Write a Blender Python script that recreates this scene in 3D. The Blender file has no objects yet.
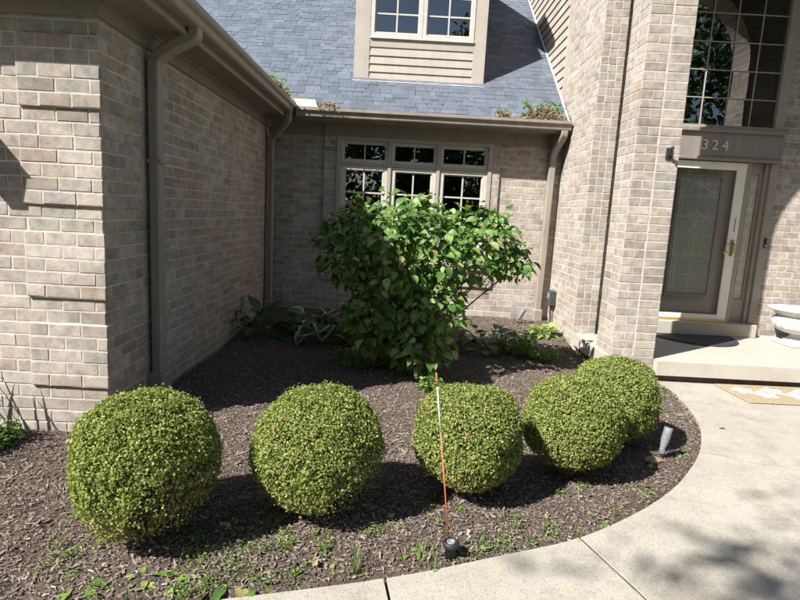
import bpy, math, random
import numpy as np
from mathutils import Vector, Matrix
random.seed(7); rng = np.random.default_rng(7)
SC = bpy.context.scene
COL = SC.collection
R_ = math.radians
# ------------------------------------------------------------ camera
FPX, CX, CY, CAMZ = 555.0, 400.0, 300.0, 1.47          # focal length and centre in photo pixels (800 x 600)
def _d(x, y):
    v = np.array([x-CX, -(y-CY), -FPX]); return v/np.linalg.norm(v)
_y = _d(402, 213); _z = -_d(210, 3840); _z = _z-_y*(_z@_y); _z /= np.linalg.norm(_z); _x = np.cross(_y, _z)
RW = np.array([_x, _y, _z])
def project(p):
    c = RW.T@(np.asarray(p, float)-np.array([0, 0, CAMZ])); return CX+FPX*c[0]/-c[2], CY-FPX*c[1]/-c[2], -c[2]
cam = bpy.data.cameras.new('camera'); cam.sensor_width = 36; cam.lens = FPX/800*36; cam.clip_start = .05; cam.clip_end = 500
camo = bpy.data.objects.new('camera', cam); COL.objects.link(camo)
M4 = Matrix([list(r) for r in RW]).to_4x4(); M4.translation = Vector((0, 0, CAMZ)); camo.matrix_world = M4
SC.camera = camo
# ------------------------------------------------------------ light
SUN_AZ, SUN_EL = 53.0, 43.5                             # degrees left of straight behind the camera, and up
sdir = Vector((-math.sin(R_(SUN_AZ))*math.cos(R_(SUN_EL)), -math.cos(R_(SUN_AZ))*math.cos(R_(SUN_EL)), math.sin(R_(SUN_EL))))
w = bpy.data.worlds.new('World'); SC.world = w; w.use_nodes = True
nt = w.node_tree; bg = nt.nodes['Background']; sky = nt.nodes.new('ShaderNodeTexSky'); sky.sky_type = 'NISHITA'
sky.sun_disc = False; sky.sun_elevation = R_(SUN_EL); sky.sun_rotation = R_(180+SUN_AZ)
nt.links.new(sky.outputs[0], bg.inputs[0]); bg.inputs[1].default_value = .058
sl = bpy.data.lights.new('sun', 'SUN'); sl.energy = 5.0; sl.angle = R_(.53); sl.color = (1, .98, .945)
so = bpy.data.objects.new('sun', sl); COL.objects.link(so); so.rotation_euler = sdir.to_track_quat('Z', 'Y').to_euler(); so.location = (-6, -6, 12)
SC.view_settings.view_transform = 'Standard'; SC.view_settings.look = 'None'; SC.view_settings.gamma = 1
SC.view_settings.use_curve_mapping = False; SC.view_settings.exposure = 1.2
SC.render.engine = 'CYCLES'; SC.cycles.max_bounces = 8
# ------------------------------------------------------------ materials
MATS = {}
def nodes(name):
    m = bpy.data.materials.new(name); m.use_nodes = True; MATS[name] = m
    return m, m.node_tree, m.node_tree.nodes['Principled BSDF']
def noise(nt, scale, detail=4, rough=.6, vec=None):
    n = nt.nodes.new('ShaderNodeTexNoise'); n.inputs['Scale'].default_value = scale; n.inputs['Detail'].default_value = detail
    n.inputs['Roughness'].default_value = rough
    if vec is not None: nt.links.new(vec, n.inputs['Vector'])
    return n
def wpos(nt):
    return nt.nodes.new('ShaderNodeNewGeometry').outputs['Position']
def ramp(nt, fac, stops, interp='LINEAR'):
    r = nt.nodes.new('ShaderNodeValToRGB'); r.color_ramp.interpolation = interp
    e = r.color_ramp.elements
    while len(e) < len(stops): e.new(.5)
    for k, (p, c) in enumerate(stops):
        e[k].position = p; e[k].color = (*c, 1)
    nt.links.new(fac, r.inputs[0]); return r
def mixc(nt, fac, a, b, mode='MIX'):
    m = nt.nodes.new('ShaderNodeMix'); m.data_type = 'RGBA'; m.blend_type = mode
    for s, v in ((0, fac), (6, a), (7, b)):
        if hasattr(v, 'is_linked'): nt.links.new(v, m.inputs[s])
        else: m.inputs[s].default_value = v if s == 0 else (*v, 1)
    return m.outputs[2]
def bump(nt, bs, h, strength=.3, dist=.01):
    b = nt.nodes.new('ShaderNodeBump'); b.inputs['Strength'].default_value = strength; b.inputs['Distance'].default_value = dist
    nt.links.new(h, b.inputs['Height']); nt.links.new(b.outputs[0], bs.inputs['Normal'])
def plain(name, col, rough=.7, var=.12, scale=6, bstr=.15, bscale=60, bdist=.003, metal=0, spec=.5, dirt=None, dirtscale=2.2):
    m, nt, bs = nodes(name)
    p = wpos(nt); n = noise(nt, scale, 5, .65, p)
    a = tuple(max(0, c*(1-var*1.6)) for c in col); b = tuple(c*(1+var) for c in col)
    c = ramp(nt, n.outputs[0], [(.3, a), (.7, b)]).outputs[0]
    if dirt:
        d = noise(nt, dirtscale, 6, .7, p); f = ramp(nt, d.outputs[0], [(.48, (0, 0, 0)), (.72, (1, 1, 1))]).outputs[0]
        c = mixc(nt, f, c, dirt)
    nt.links.new(c, bs.inputs['Base Color'])
    bs.inputs['Roughness'].default_value = rough; bs.inputs['Metallic'].default_value = metal
    bs.inputs['Specular IOR Level'].default_value = spec
    if bstr: bump(nt, bs, noise(nt, bscale, 4, .6, p).outputs[0], bstr, bdist)
    return m
BRICKC = [(.38, .325, .278), (.415, .36, .312), (.36, .325, .288), (.32, .30, .27), (.44, .395, .348), (.38, .305, .252), (.345, .305, .263), (.405, .347, .303), (.295, .26, .223)]
BRICKW = [4, 5, 4, 2, 4, 1.2, 3, 4, 1.0]
def streak(name, col, dirt, rough=.5):
    m, nt, bs = nodes(name); p = wpos(nt); mp = nt.nodes.new('ShaderNodeMapping'); mp.inputs['Scale'].default_value = (9, 9, .7); nt.links.new(p, mp.inputs[0])
    n1 = noise(nt, 1.0, 6, .7, mp.outputs[0]); n2 = noise(nt, 3, 5, .65, p); n3 = noise(nt, 45, 4, .7, p)
    c = ramp(nt, n2.outputs[0], [(.3, tuple(v*.88 for v in col)), (.7, tuple(v*1.08 for v in col))]).outputs[0]
    f = ramp(nt, n1.outputs[0], [(.46, (0, 0, 0)), (.70, (.85, .85, .85))]).outputs[0]; c = mixc(nt, f, c, dirt)
    f2 = ramp(nt, n3.outputs[0], [(.62, (0, 0, 0)), (.75, (.5, .5, .5))]).outputs[0]; c = mixc(nt, f2, c, tuple(v*.6 for v in dirt))
    nt.links.new(c, bs.inputs['Base Color']); r = ramp(nt, n2.outputs[0], [(.3, (rough-.08,)*3), (.7, (rough+.15,)*3)]).outputs[0]; nt.links.new(r, bs.inputs['Roughness']); bump(nt, bs, n2.outputs[0], .12, .01)
def brickmat(i, c):
    m, nt, bs = nodes('brick%d' % i)
    p = wpos(nt)
    n1 = noise(nt, 14, 6, .7, p); n2 = noise(nt, 90, 4, .7, p); n3 = noise(nt, 2.0, 3, .6, p)
    c = (c[0]*.97, c[1]*.955, c[2]*.93); a = tuple(v*.62 for v in c); b = tuple(min(.6, v*1.22) for v in c)
    col = ramp(nt, n1.outputs[0], [(.3, a), (.55, c), (.75, b)]).outputs[0]
    f2 = ramp(nt, n2.outputs[0], [(.62, (0, 0, 0)), (.72, (1, 1, 1))]).outputs[0]
    f2b = nt.nodes.new('ShaderNodeMath'); f2b.operation = 'MULTIPLY'; f2b.inputs[1].default_value = .45; nt.links.new(f2, f2b.inputs[0])
    col = mixc(nt, f2b.outputs[0], col, (.16, .125, .105))
    f3 = ramp(nt, n3.outputs[0], [(.32, (.78, .765, .75)), (.5, (.97, .965, .96)), (.7, (1.05, 1.045, 1.03))]).outputs[0]
    col = mixc(nt, 1.0, col, f3, 'MULTIPLY')
    n4 = noise(nt, 30, 5, .75, p)
    f4 = ramp(nt, n4.outputs[0], [(.6, (0, 0, 0)), (.8, (.5, .5, .5))]).outputs[0]
    col = mixc(nt, f4, col, (.5, .47, .42))
    nt.links.new(col, bs.inputs['Base Color']); bs.inputs['Roughness'].default_value = .92; bs.inputs['Specular IOR Level'].default_value = .25
    bump(nt, bs, n2.outputs[0], .5, .004)
    return m
BM = [brickmat(i, c) for i, c in enumerate(BRICKC)]
plain('mortar', (.52, .475, .415), .95, .18, 12, .6, 160, .004, spec=.2, dirt=(.34, .30, .26), dirtscale=3)
streak('trim', (.24, .205, .17), (.18, .155, .13), .55)
streak('gutter', (.27, .232, .19), (.195, .17, .145), .48)
plain('sash', (.50, .465, .41), .5, .05, 6, .1, 40, .002, dirt=(.42, .385, .335), dirtscale=7)
plain('sash_taupe', (.36, .315, .26), .5, .05, 6, .1, 40, .002, dirt=(.29, .25, .21), dirtscale=7)
streak('siding', (.385, .34, .285), (.32, .28, .235), .62)
plain('flashing', (.66, .65, .62), .4, .08, 6)
plain('stormwhite', (.72, .69, .60), .4, .03, 5, .05)
plain('doorpaint', (.30, .26, .215), .5, .06, 5, .1)
plain('brass', (.62, .42, .14), .35, .1, 10, .1, metal=.7)
plain('came', (.78, .72, .55), .4, .1, 10, 0, metal=.2)
plain('number_metal', (.60, .55, .45), .45, .1, 10, 0, metal=.3)
plain('dark_metal', (.03, .03, .032), .4, .1, 10, .1)
plain('grey_metal', (.17, .19, .21), .45, .12, 20, .15, dirt=(.24, .23, .21), dirtscale=14)
plain('black_plastic', (.018, .018, .02), .5, .2, 10, .1, dirt=(.06, .055, .05), dirtscale=20)
plain('outlet_grey', (.045, .047, .05), .45, .1, 10, .05)
plain('white_plastic', (.72, .72, .74), .5, .05, 10, .05)
plain('orange', (.50, .13, .06), .5, .1, 10, .05)
plain('urnwhite', (.56, .55, .52), .55, .05, 8, .3, 30, .004, dirt=(.48, .46, .42), dirtscale=9)
plain('rubber', (.028, .028, .034), .75, .25, 20, .4, 120, .003, dirt=(.06, .058, .055), dirtscale=12)
plain('coir', (.40, .31, .20), .95, .22, 60, .9, 260, .008, spec=.1)
plain('coirwhite', (.60, .59, .55), .95, .12, 60, .7, 260, .006, spec=.1)
plain('coirgrey', (.27, .20, .14), .95, .12, 60, .7, 260, .006, spec=.1)
plain('wood_dark', (.09, .065, .045), .9, .3, 14, .6, 40, .008)
plain('twig', (.20, .14, .09), .9, .3, 30, .5, 80, .004)
plain('stem_green', (.13, .17, .05), .7, .2, 20, .2)
plain('bark', (.11, .085, .065), .95, .3, 10, .8, 30, .02)
plain('rock', (.33, .19, .11), .9, .3, 18, .7, 60, .01, dirt=(.42, .33, .25), dirtscale=30)
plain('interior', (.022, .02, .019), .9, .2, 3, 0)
plain('curtain', (.25, .24, .23), .9, .1, 3, 0)
plain('ceiling', (.5, .46, .4), .8, .04, 3, .1)
CHIPC = [(.165, .125, .103), (.22, .175, .146), (.102, .08, .067), (.30, .25, .208), (.40, .35, .285), (.19, .135, .11), (.24, .203, .175)]
for i, c in enumerate(CHIPC): plain('chip%d' % i, c, .95, .25, 30, .5, 200, .003, spec=.2)
SHINC = [(.10, .116, .14), (.108, .125, .151), (.09, .105, .129), (.12, .137, .163), (.104, .12, .145), (.082, .096, .119)]
for i, c in enumerate(SHINC): plain('shingle%d' % i, c, .9, .2, 60, .6, 260, .004, spec=.3, dirt=tuple(v*1.25 for v in c), dirtscale=3)
def concrete():
    m, nt, bs = nodes('concrete')
    p = wpos(nt); n1 = noise(nt, 1.6, 6, .65, p); n2 = noise(nt, 260, 3, .6, p); n3 = noise(nt, 110, 4, .7, p); n4 = noise(nt, 5, 7, .75, p)
    c = ramp(nt, n1.outputs[0], [(.3, (.36, .33, .275)), (.7, (.425, .395, .335))]).outputs[0]
    s = ramp(nt, n3.outputs[0], [(.33, (.45, .42, .38)), (.45, (.93, .93, .93)), (.62, (1, 1, 1)), (.72, (1.18, 1.16, 1.13))]).outputs[0]
    c = mixc(nt, .75, c, s, 'MULTIPLY')
    s2 = ramp(nt, n2.outputs[0], [(.35, (.72, .7, .68)), (.6, (1.06, 1.06, 1.06))]).outputs[0]
    c = mixc(nt, .8, c, s2, 'MULTIPLY')
    s4 = ramp(nt, n4.outputs[0], [(.28, (.62, .60, .57)), (.48, (.93, .925, .915)), (.68, (1.04, 1.04, 1.04))]).outputs[0]
    c = mixc(nt, .8, c, s4, 'MULTIPLY')
    nt.links.new(c, bs.inputs['Base Color']); bs.inputs['Roughness'].default_value = .93; bs.inputs['Specular IOR Level'].default_value = .2
    bump(nt, bs, n3.outputs[0], .6, .004)
concrete()
def smooth_concrete():
    m, nt, bs = nodes('porch_concrete')
    p = wpos(nt); n1 = noise(nt, 2.4, 6, .65, p); n2 = noise(nt, 150, 4, .7, p)
    c = ramp(nt, n1.outputs[0], [(.3, (.365, .335, .28)), (.7, (.44, .405, .345))]).outputs[0]
    s2 = ramp(nt, n2.outputs[0], [(.3, (.72, .71, .69)), (.6, (1.04, 1.04, 1.03))]).outputs[0]
    c = mixc(nt, .7, c, s2, 'MULTIPLY')
    nt.links.new(c, bs.inputs['Base Color']); bs.inputs['Roughness'].default_value = .9; bs.inputs['Specular IOR Level'].default_value = .25
    bump(nt, bs, n2.outputs[0], .35, .003)
smooth_concrete()
def soil():
    m, nt, bs = nodes('soil')
    p = wpos(nt); n1 = noise(nt, 5, 6, .7, p); n2 = noise(nt, 70, 5, .75, p); n3 = noise(nt, 240, 3, .7, p)
    c = ramp(nt, n2.outputs[0], [(.3, (.05, .037, .03)), (.5, (.12, .09, .072)), (.66, (.175, .138, .112)), (.8, (.25, .205, .165))]).outputs[0]
    s = ramp(nt, n1.outputs[0], [(.35, (.75, .74, .72)), (.7, (1.15, 1.12, 1.1))]).outputs[0]
    c = mixc(nt, 1., c, s, 'MULTIPLY')
    nt.links.new(c, bs.inputs['Base Color']); bs.inputs['Roughness'].default_value = .97; bs.inputs['Specular IOR Level'].default_value = .15
    bump(nt, bs, n2.outputs[0], .9, .02)
soil()
plain('lawn', (.07, .10, .03), .95, .35, 3, .8, 40, .03, spec=.1)
plain('street', (.16, .155, .15), .95, .12, 3, .5, 60, .01, spec=.2)
def leafmat(name, stops, rough=.5, transl=.28, edge=None, spec=.4, bs_scale=40):
    m, nt, bs = nodes(name)
    g = nt.nodes.new('ShaderNodeNewGeometry'); oi = nt.nodes.new('ShaderNodeObjectInfo')
    ad = nt.nodes.new('ShaderNodeMath'); ad.operation = 'ADD'; nt.links.new(g.outputs['Random Per Island'], ad.inputs[0]); nt.links.new(oi.outputs['Random'], ad.inputs[1])
    fr = nt.nodes.new('ShaderNodeMath'); fr.operation = 'FRACT'; nt.links.new(ad.outputs[0], fr.inputs[0])
    c = ramp(nt, fr.outputs[0], stops).outputs[0]
    n = noise(nt, bs_scale, 3, .6, g.outputs['Position'])
    s = ramp(nt, n.outputs[0], [(.3, (.78, .8, .75)), (.7, (1.15, 1.12, 1.1))]).outputs[0]
    c = mixc(nt, 1., c, s, 'MULTIPLY')
    if edge:
        at = nt.nodes.new('ShaderNodeAttribute'); at.attribute_name = 'edge'
        f = ramp(nt, at.outputs['Fac'], [(.55, (0, 0, 0)), (.8, (1, 1, 1))]).outputs[0]
        c = mixc(nt, f, c, edge)
    nt.links.new(c, bs.inputs['Base Color']); bs.inputs['Roughness'].default_value = rough; bs.inputs['Specular IOR Level'].default_value = spec
    tr = nt.nodes.new('ShaderNodeBsdfTranslucent'); tc = mixc(nt, 1., c, (1.5, 1.6, .7), 'MULTIPLY'); nt.links.new(tc, tr.inputs[0])
    mx = nt.nodes.new('ShaderNodeMixShader'); mx.inputs[0].default_value = transl
    nt.links.new(bs.outputs[0], mx.inputs[1]); nt.links.new(tr.outputs[0], mx.inputs[2])
    nt.links.new(mx.outputs[0], nt.nodes['Material Output'].inputs[0])
    return m
leafmat('boxwood', [(0, (.07, .11, .024)), (.25, (.135, .185, .038)), (.5, (.21, .265, .058)), (.75, (.285, .325, .085)), (.93, (.36, .37, .14)), (1, (.44, .38, .22))], .62, .25, spec=.22)
leafmat('boxwood_dry', [(0, (.18, .12, .06)), (.5, (.26, .18, .09)), (1, (.33, .25, .14))], .8, .2)
leafmat('shrub_leaf', [(0, (.045, .10, .024)), (.3, (.09, .18, .042)), (.6, (.14, .245, .06)), (.85, (.205, .305, .09)), (.96, (.32, .37, .15)), (1, (.34, .26, .12))], .45, .32, spec=.35)
leafmat('hosta', [(0, (.045, .11, .045)), (1, (.08, .16, .065))], .45, .22, edge=(.5, .55, .38))
leafmat('hosta_plain', [(0, (.035, .085, .042)), (1, (.065, .135, .065))], .45, .2)
leafmat('weed', [(0, (.08, .16, .025)), (.5, (.13, .23, .04)), (1, (.22, .30, .07))], .5, .3)
leafmat('bright_leaf', [(0, (.15, .25, .05)), (.6, (.22, .33, .08)), (1, (.33, .38, .12))], .5, .3)
leafmat('grass', [(0, (.07, .13, .025)), (.6, (.14, .20, .05)), (1, (.28, .27, .11))], .6, .25)
leafmat('tree_leaf', [(0, (.02, .05, .012)), (.5, (.04, .09, .018)), (1, (.08, .14, .03))], .5, .25)
leafmat('dry_leaf', [(0, (.24, .16, .10)), (.4, (.34, .24, .14)), (.75, (.42, .33, .22)), (1, (.28, .14, .08))], .8, .2)
leafmat('straw', [(0, (.27, .21, .15)), (.5, (.40, .34, .25)), (1, (.25, .18, .12))], .85, .15)
def glass(name, tint=(.9, .95, .95), refl=1.0, rough=0.0, ior=1.75):
    m, nt, bs = nodes(name); nt.nodes.remove(bs)
    fr = nt.nodes.new('ShaderNodeFresnel'); fr.inputs[0].default_value = ior
    t = nt.nodes.new('ShaderNodeBsdfTransparent'); t.inputs[0].default_value = (*tint, 1)
    g = nt.nodes.new('ShaderNodeBsdfGlossy'); g.inputs['Roughness'].default_value = rough; g.inputs[0].default_value = (refl, refl, refl, 1)
    mx = nt.nodes.new('ShaderNodeMixShader'); nt.links.new(fr.outputs[0], mx.inputs[0]); nt.links.new(t.outputs[0], mx.inputs[1]); nt.links.new(g.outputs[0], mx.inputs[2])
    p = wpos(nt); n = noise(nt, 1.3, 2, .5, p); b = nt.nodes.new('ShaderNodeBump'); b.inputs['Strength'].default_value = .05; b.inputs['Distance'].default_value = .05
    nt.links.new(n.outputs[0], b.inputs['Height']); nt.links.new(b.outputs[0], g.inputs['Normal'])
    nt.links.new(mx.outputs[0], nt.nodes['Material Output'].inputs[0])
glass('glass', (.55, .58, .58), ior=2.5); glass('storm_glass', (.95, .96, .955), ior=1.4)
m, nt, bs = nodes('leaded_glass'); bs.inputs['Base Color'].default_value = (.36, .355, .325, 1); bs.inputs['Roughness'].default_value = .18
bump(nt, bs, noise(nt, 60, 3, .6, wpos(nt)).outputs[0], .6, .01)
# ------------------------------------------------------------ mesh helpers
class MB:
    def __init__(s): s.v = []; s.f = []; s.m = []; s.mats = []
    def mi(s, m):
        if m not in s.mats: s.mats.append(m)
        return s.mats.index(m)
    def add(s, vs, fs, m=None):
        o = len(s.v); s.v += [tuple(v) for v in vs]; s.f += [tuple(i+o for i in f) for f in fs]; s.m += [s.mi(m)]*len(fs); return s
    def box(s, a, b, m=None):
        x0, y0, z0 = a; x1, y1, z1 = b
        return s.add([(x0, y0, z0), (x1, y0, z0), (x1, y1, z0), (x0, y1, z0), (x0, y0, z1), (x1, y0, z1), (x1, y1, z1), (x0, y1, z1)],
                     [(0, 3, 2, 1), (4, 5, 6, 7), (0, 1, 5, 4), (1, 2, 6, 5), (2, 3, 7, 6), (3, 0, 4, 7)], m)
    def cbox(s, a, b, c=.004, m=None):
        """box with chamfered vertical and horizontal edges"""
        a = np.array(a, float); b = np.array(b, float); vs = []; idx = {}
        for ax in range(3):
            for sg in (0, 1):
                for i in (0, 1):
                    for j in (0, 1):
                        p = [0, 0, 0]; o1, o2 = [k for k in range(3) if k != ax]
                        p[ax] = (a, b)[sg][ax]; p[o1] = (a[o1]+c, b[o1]-c)[i]; p[o2] = (a[o2]+c, b[o2]-c)[j]
                        sgn = [0, 0, 0]; sgn[ax] = sg; sgn[o1] = i; sgn[o2] = j
                        idx[(ax, tuple(sgn))] = len(vs); vs.append(p)
        fs = []
        for ax in range(3):
            o1, o2 = [k for k in range(3) if k != ax]
            for sg in (0, 1):
                q = []
                for i, j in ((0, 0), (1, 0), (1, 1), (0, 1)):
                    t = [0, 0, 0]; t[ax] = sg; t[o1] = i; t[o2] = j; q.append(idx[(ax, tuple(t))])
                if (sg == 1) != (ax != 1): q = q[::-1]
                fs.append(q)
        for ax in range(3):                      # edges along axis ax
            o1, o2 = [k for k in range(3) if k != ax]
            for i in (0, 1):
                for j in (0, 1):
                    t0 = [0, 0, 0]; t0[o1] = i; t0[o2] = j; t1 = list(t0); t1[ax] = 1
                    fs.append([idx[(o1, tuple(t0))], idx[(o1, tuple(t1))], idx[(o2, tuple(t1))], idx[(o2, tuple(t0))]])
        for i in (0, 1):
            for j in (0, 1):
                for k in (0, 1): fs.append([idx[(ax, (i, j, k))] for ax in range(3)])
        return s.add(vs, fs, m)
    def prism(s, prof, p0, p1, ex, ey, m=None, cap=True):
        """2-D profile (list of (a,b)) in axes ex, ey swept from p0 to p1"""
        p0, p1, ex, ey = map(Vector, (p0, p1, ex, ey)); n = len(prof)
        vs = [p0+ex*a+ey*b for a, b in prof]+[p1+ex*a+ey*b for a, b in prof]
        fs = [(i, (i+1) % n, n+(i+1) % n, n+i) for i in range(n)]
        if cap: fs += [tuple(range(n))[::-1], tuple(range(n, 2*n))]
        return s.add(vs, fs, m)
    def sweep(s, path, prof, up=(0, 1, 0), m=None, cap=True, radii=None):
        path = [Vector(p) for p in path]; n = len(prof); vs = []; up = Vector(up)
        for i, p in enumerate(path):
            t = (path[min(i+1, len(path)-1)]-path[max(i-1, 0)]).normalized()
            x = up.cross(t)
            if x.length < 1e-4: x = Vector((1, 0, 0)).cross(t)
            x.normalize(); y = t.cross(x); k = radii[i] if radii else 1
            vs += [p+x*a*k+y*b*k for a, b in prof]
        fs = []
        for i in range(len(path)-1):
            for j in range(n): fs.append((i*n+j, i*n+(j+1) % n, (i+1)*n+(j+1) % n, (i+1)*n+j))
        if cap: fs += [tuple(range(n))[::-1], tuple(range((len(path)-1)*n, len(path)*n))]
        return s.add(vs, fs, m)
    def tube(s, path, r, n=8, m=None, radii=None):
        prof = [(r*math.cos(2*math.pi*k/n), r*math.sin(2*math.pi*k/n)) for k in range(n)]
        d = Vector(path[-1])-Vector(path[0]); up = (0, 1, 0) if abs(d.y) < .8*d.length else (1, 0, 0)
        return s.sweep(path, prof, up, m, True, radii)
    def lathe(s, prof, c, n=32, m=None, flute=None):
        vs = []; fs = []
        for k, (r, z) in enumerate(prof):
            for j in range(n):
                a = 2*math.pi*j/n; rr = r*(1+(flute[k] if flute else 0)*math.cos(a*18))
                vs.append((c[0]+rr*math.cos(a), c[1]+rr*math.sin(a), c[2]+z))
        for k in range(len(prof)-1):
            for j in range(n): fs.append((k*n+j, k*n+(j+1) % n, (k+1)*n+(j+1) % n, (k+1)*n+j))
        fs += [tuple(range(n))[::-1], tuple(range((len(prof)-1)*n, len(prof)*n))]
        return s.add(vs, fs, m)
    def poly(s, pts, z0, z1, m=None):
        n = len(pts); vs = [(x, y, z0) for x, y in pts]+[(x, y, z1) for x, y in pts]
        return s.add(vs, [tuple(range(n))[::-1], tuple(range(n, 2*n))]+[(i, (i+1) % n, n+(i+1) % n, n+i) for i in range(n)], m)
    def build(s, name, mat, parent=None, smooth=False, xf=None):
        me = bpy.data.meshes.new(name); me.from_pydata(s.v, [], s.f)
        ml = [x for x in s.mats] or [None]
        for x in ml: me.materials.append(MATS[x or mat])
        if len(ml) > 1: me.polygons.foreach_set('material_index', s.m)
        if smooth: me.polygons.foreach_set('use_smooth', [True]*len(s.f))
        me.update()
        return link(name, me, parent)
def link(name, data, parent=None):
    o = bpy.data.objects.new(name, data); COL.objects.link(o)
    if parent is not None: o.parent = parent
    return o
def tag(o, label, cat, group=None):
    o['label'] = label; o['category'] = cat
    if group: o['group'] = group
    return o
def thing(name, label, cat, loc=(0, 0, 0), group=None):
    o = link(name, None); o.location = loc; o.empty_display_size = .1
    return tag(o, label, cat, group)
def struct(o): o['kind'] = 'structure'; return o
def stuff(o): o['kind'] = 'stuff'; return o
def np_mesh(name, V, F, mats, midx=None, parent=None, smooth=False, edge=None):
    """big mesh from numpy arrays; F is (n,k) of equal-size faces"""
    me = bpy.data.meshes.new(name); V = np.asarray(V, np.float32); F = np.asarray(F, np.int32)
    n, k = F.shape; me.vertices.add(len(V)); me.vertices.foreach_set('co', V.ravel())
    me.loops.add(n*k); me.loops.foreach_set('vertex_index', F.ravel())
    me.polygons.add(n); me.polygons.foreach_set('loop_start', np.arange(0, n*k, k, dtype=np.int32)); me.polygons.foreach_set('loop_total', np.full(n, k, np.int32))
    for x in mats: me.materials.append(MATS[x])
    if midx is not None: me.polygons.foreach_set('material_index', np.asarray(midx, np.int32))
    me.polygons.foreach_set('use_smooth', np.full(n, smooth, bool))
    me.update(calc_edges=True); me.validate()
    if edge is not None:
        a = me.attributes.new('edge', 'FLOAT', 'POINT'); a.data.foreach_set('value', np.asarray(edge, np.float32))
    return link(name, me, parent)
def snoise(p, s=1.0, seed=0):
    """cheap smooth noise, about -1..1"""
    r = np.random.default_rng(seed); o = np.zeros(len(p))
    for k in range(7):
        d = r.normal(size=p.shape[1])*s*(1+.35*k); o += np.sin(p@d+r.uniform(0, 6.28))/(1+.3*k)
    return o/3.2
# ------------------------------------------------------------ layout constants (metres; camera stands at x = y = 0)
YF, XL, YB, XR = 3.40, -1.814, 7.60, 2.09      # garage front wall, garage side wall, rear wall, entry wing side wall
YP, YD = 6.42, 6.85                            # corner pier front, door wall
CX0, CX1, CY0, CY1 = 2.14, 2.56, 5.35, 5.77    # porch column
PZ, WZ = .176, -.03                            # porch floor, walkway
CRS, BRK, Z0 = .0813, .2032, .026              # brick course, brick length, first bed joint
def zg(k): return Z0+k*CRS
def gz(x, y):
    t = min(1, max(0, (y-5.6)/2.0)); t = t*t*(3-2*t)
    return .13*t+.012*math.sin(x*2.3+y*1.1)+.010*math.sin(y*3.7-x*1.9)-.012
# ------------------------------------------------------------ ground, bed, walkway
inner = [(-5.5, .55), (-3.2, 1.22), (-1.6, 1.68), (-.72, 1.90), (.01, 2.10), (.53, 2.30), (.94, 2.475), (1.35, 2.755), (1.66, 3.03), (1.89, 3.29), (2.08, 3.54), (2.24, 3.80), (2.385, 4.10), (2.50, 4.46), (2.57, 4.80), (2.60, 5.03), (2.59, 5.36)]
def catmull(P, n=8):
    P = [Vector(p) for p in P]; out = []
    for i in range(len(P)-1):
        a, b, c, d = P[max(i-1, 0)], P[i], P[i+1], P[min(i+2, len(P)-1)]
        for k in range(n):
            t = k/n; out.append(.5*((2*b)+(c-a)*t+(2*a-5*b+4*c-d)*t*t+(3*b-a-3*c+d)*t**3))
    out.append(P[-1]); return out
IC = [(p.x, p.y) for p in catmull([(x, y, 0) for x, y in inner])]
BED = IC+[(2.10, 5.36), (2.10, 6.42), (2.09, 7.6), (-1.814, 7.6), (-1.814, 3.4), (-5.5, 3.4)]
def inpoly(px, py, poly):
    ins = np.zeros(len(px), bool); n = len(poly); j = n-1
    for i in range(n):
        xi, yi = poly[i]; xj, yj = poly[j]
        c = ((yi > py) != (yj > py)) & (px < (xj-xi)*(py-yi)/(yj-yi+1e-12)+xi); ins ^= c; j = i
    return ins
g = MB(); g.add([(-150, -150, -.16), (150, -150, -.16), (150, 150, -.16), (-150, 150, -.16)], [(0, 1, 2, 3)]); struct(g.build('ground', 'lawn'))
g = MB(); g.add([(-150, -14, -.15), (150, -14, -.15), (150, -7.5, -.15), (-150, -7.5, -.15)], [(0, 1, 2, 3)]); struct(g.build('road', 'street'))
# mulch bed: a lumpy sheet that runs a little under the walkway and the walls
nx, ny = 150, 150; xs = np.linspace(-5.4, 2.9, nx); ys = np.linspace(.9, 7.75, ny)
X, Y = np.meshgrid(xs, ys); P = np.stack([X.ravel(), Y.ravel()], 1)
ICa = np.array(IC)
def curve_dist(P):
    d = np.full(len(P), 9.)
    for q in ICa[::2]: d = np.minimum(d, np.hypot(P[:, 0]-q[0], P[:, 1]-q[1]))
    return d
cd = curve_dist(P); inside = inpoly(P[:, 0], P[:, 1], BED)
Zb = np.array([gz(x, y) for x, y in P])+.010*snoise(P, 9, 3)+.006*snoise(P, 31, 4)
tt = np.clip(cd/.25, 0, 1); Zb = Zb*tt+(WZ-.014)*(1-tt); Zb = np.where(inside, Zb, WZ-.05)
V = np.c_[P, Zb]; ii = np.arange(nx*ny).reshape(ny, nx)
F = np.stack([ii[:-1, :-1].ravel(), ii[:-1, 1:].ravel(), ii[1:, 1:].ravel(), ii[1:, :-1].ravel()], 1)
bed = struct(np_mesh('mulch_bed', V, F, ['soil'], smooth=True))
def bedz(x, y):
    fx = np.clip((np.asarray(x)-xs[0])/(xs[1]-xs[0]), 0, nx-1.01); fy = np.clip((np.asarray(y)-ys[0])/(ys[1]-ys[0]), 0, ny-1.01)
    i = fx.astype(int); j = fy.astype(int); a = fx-i; b = fy-j; Zr = Zb.reshape(ny, nx)
    return Zr[j, i]*(1-a)*(1-b)+Zr[j, i+1]*a*(1-b)+Zr[j+1, i]*(1-a)*b+Zr[j+1, i+1]*a*b
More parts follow.
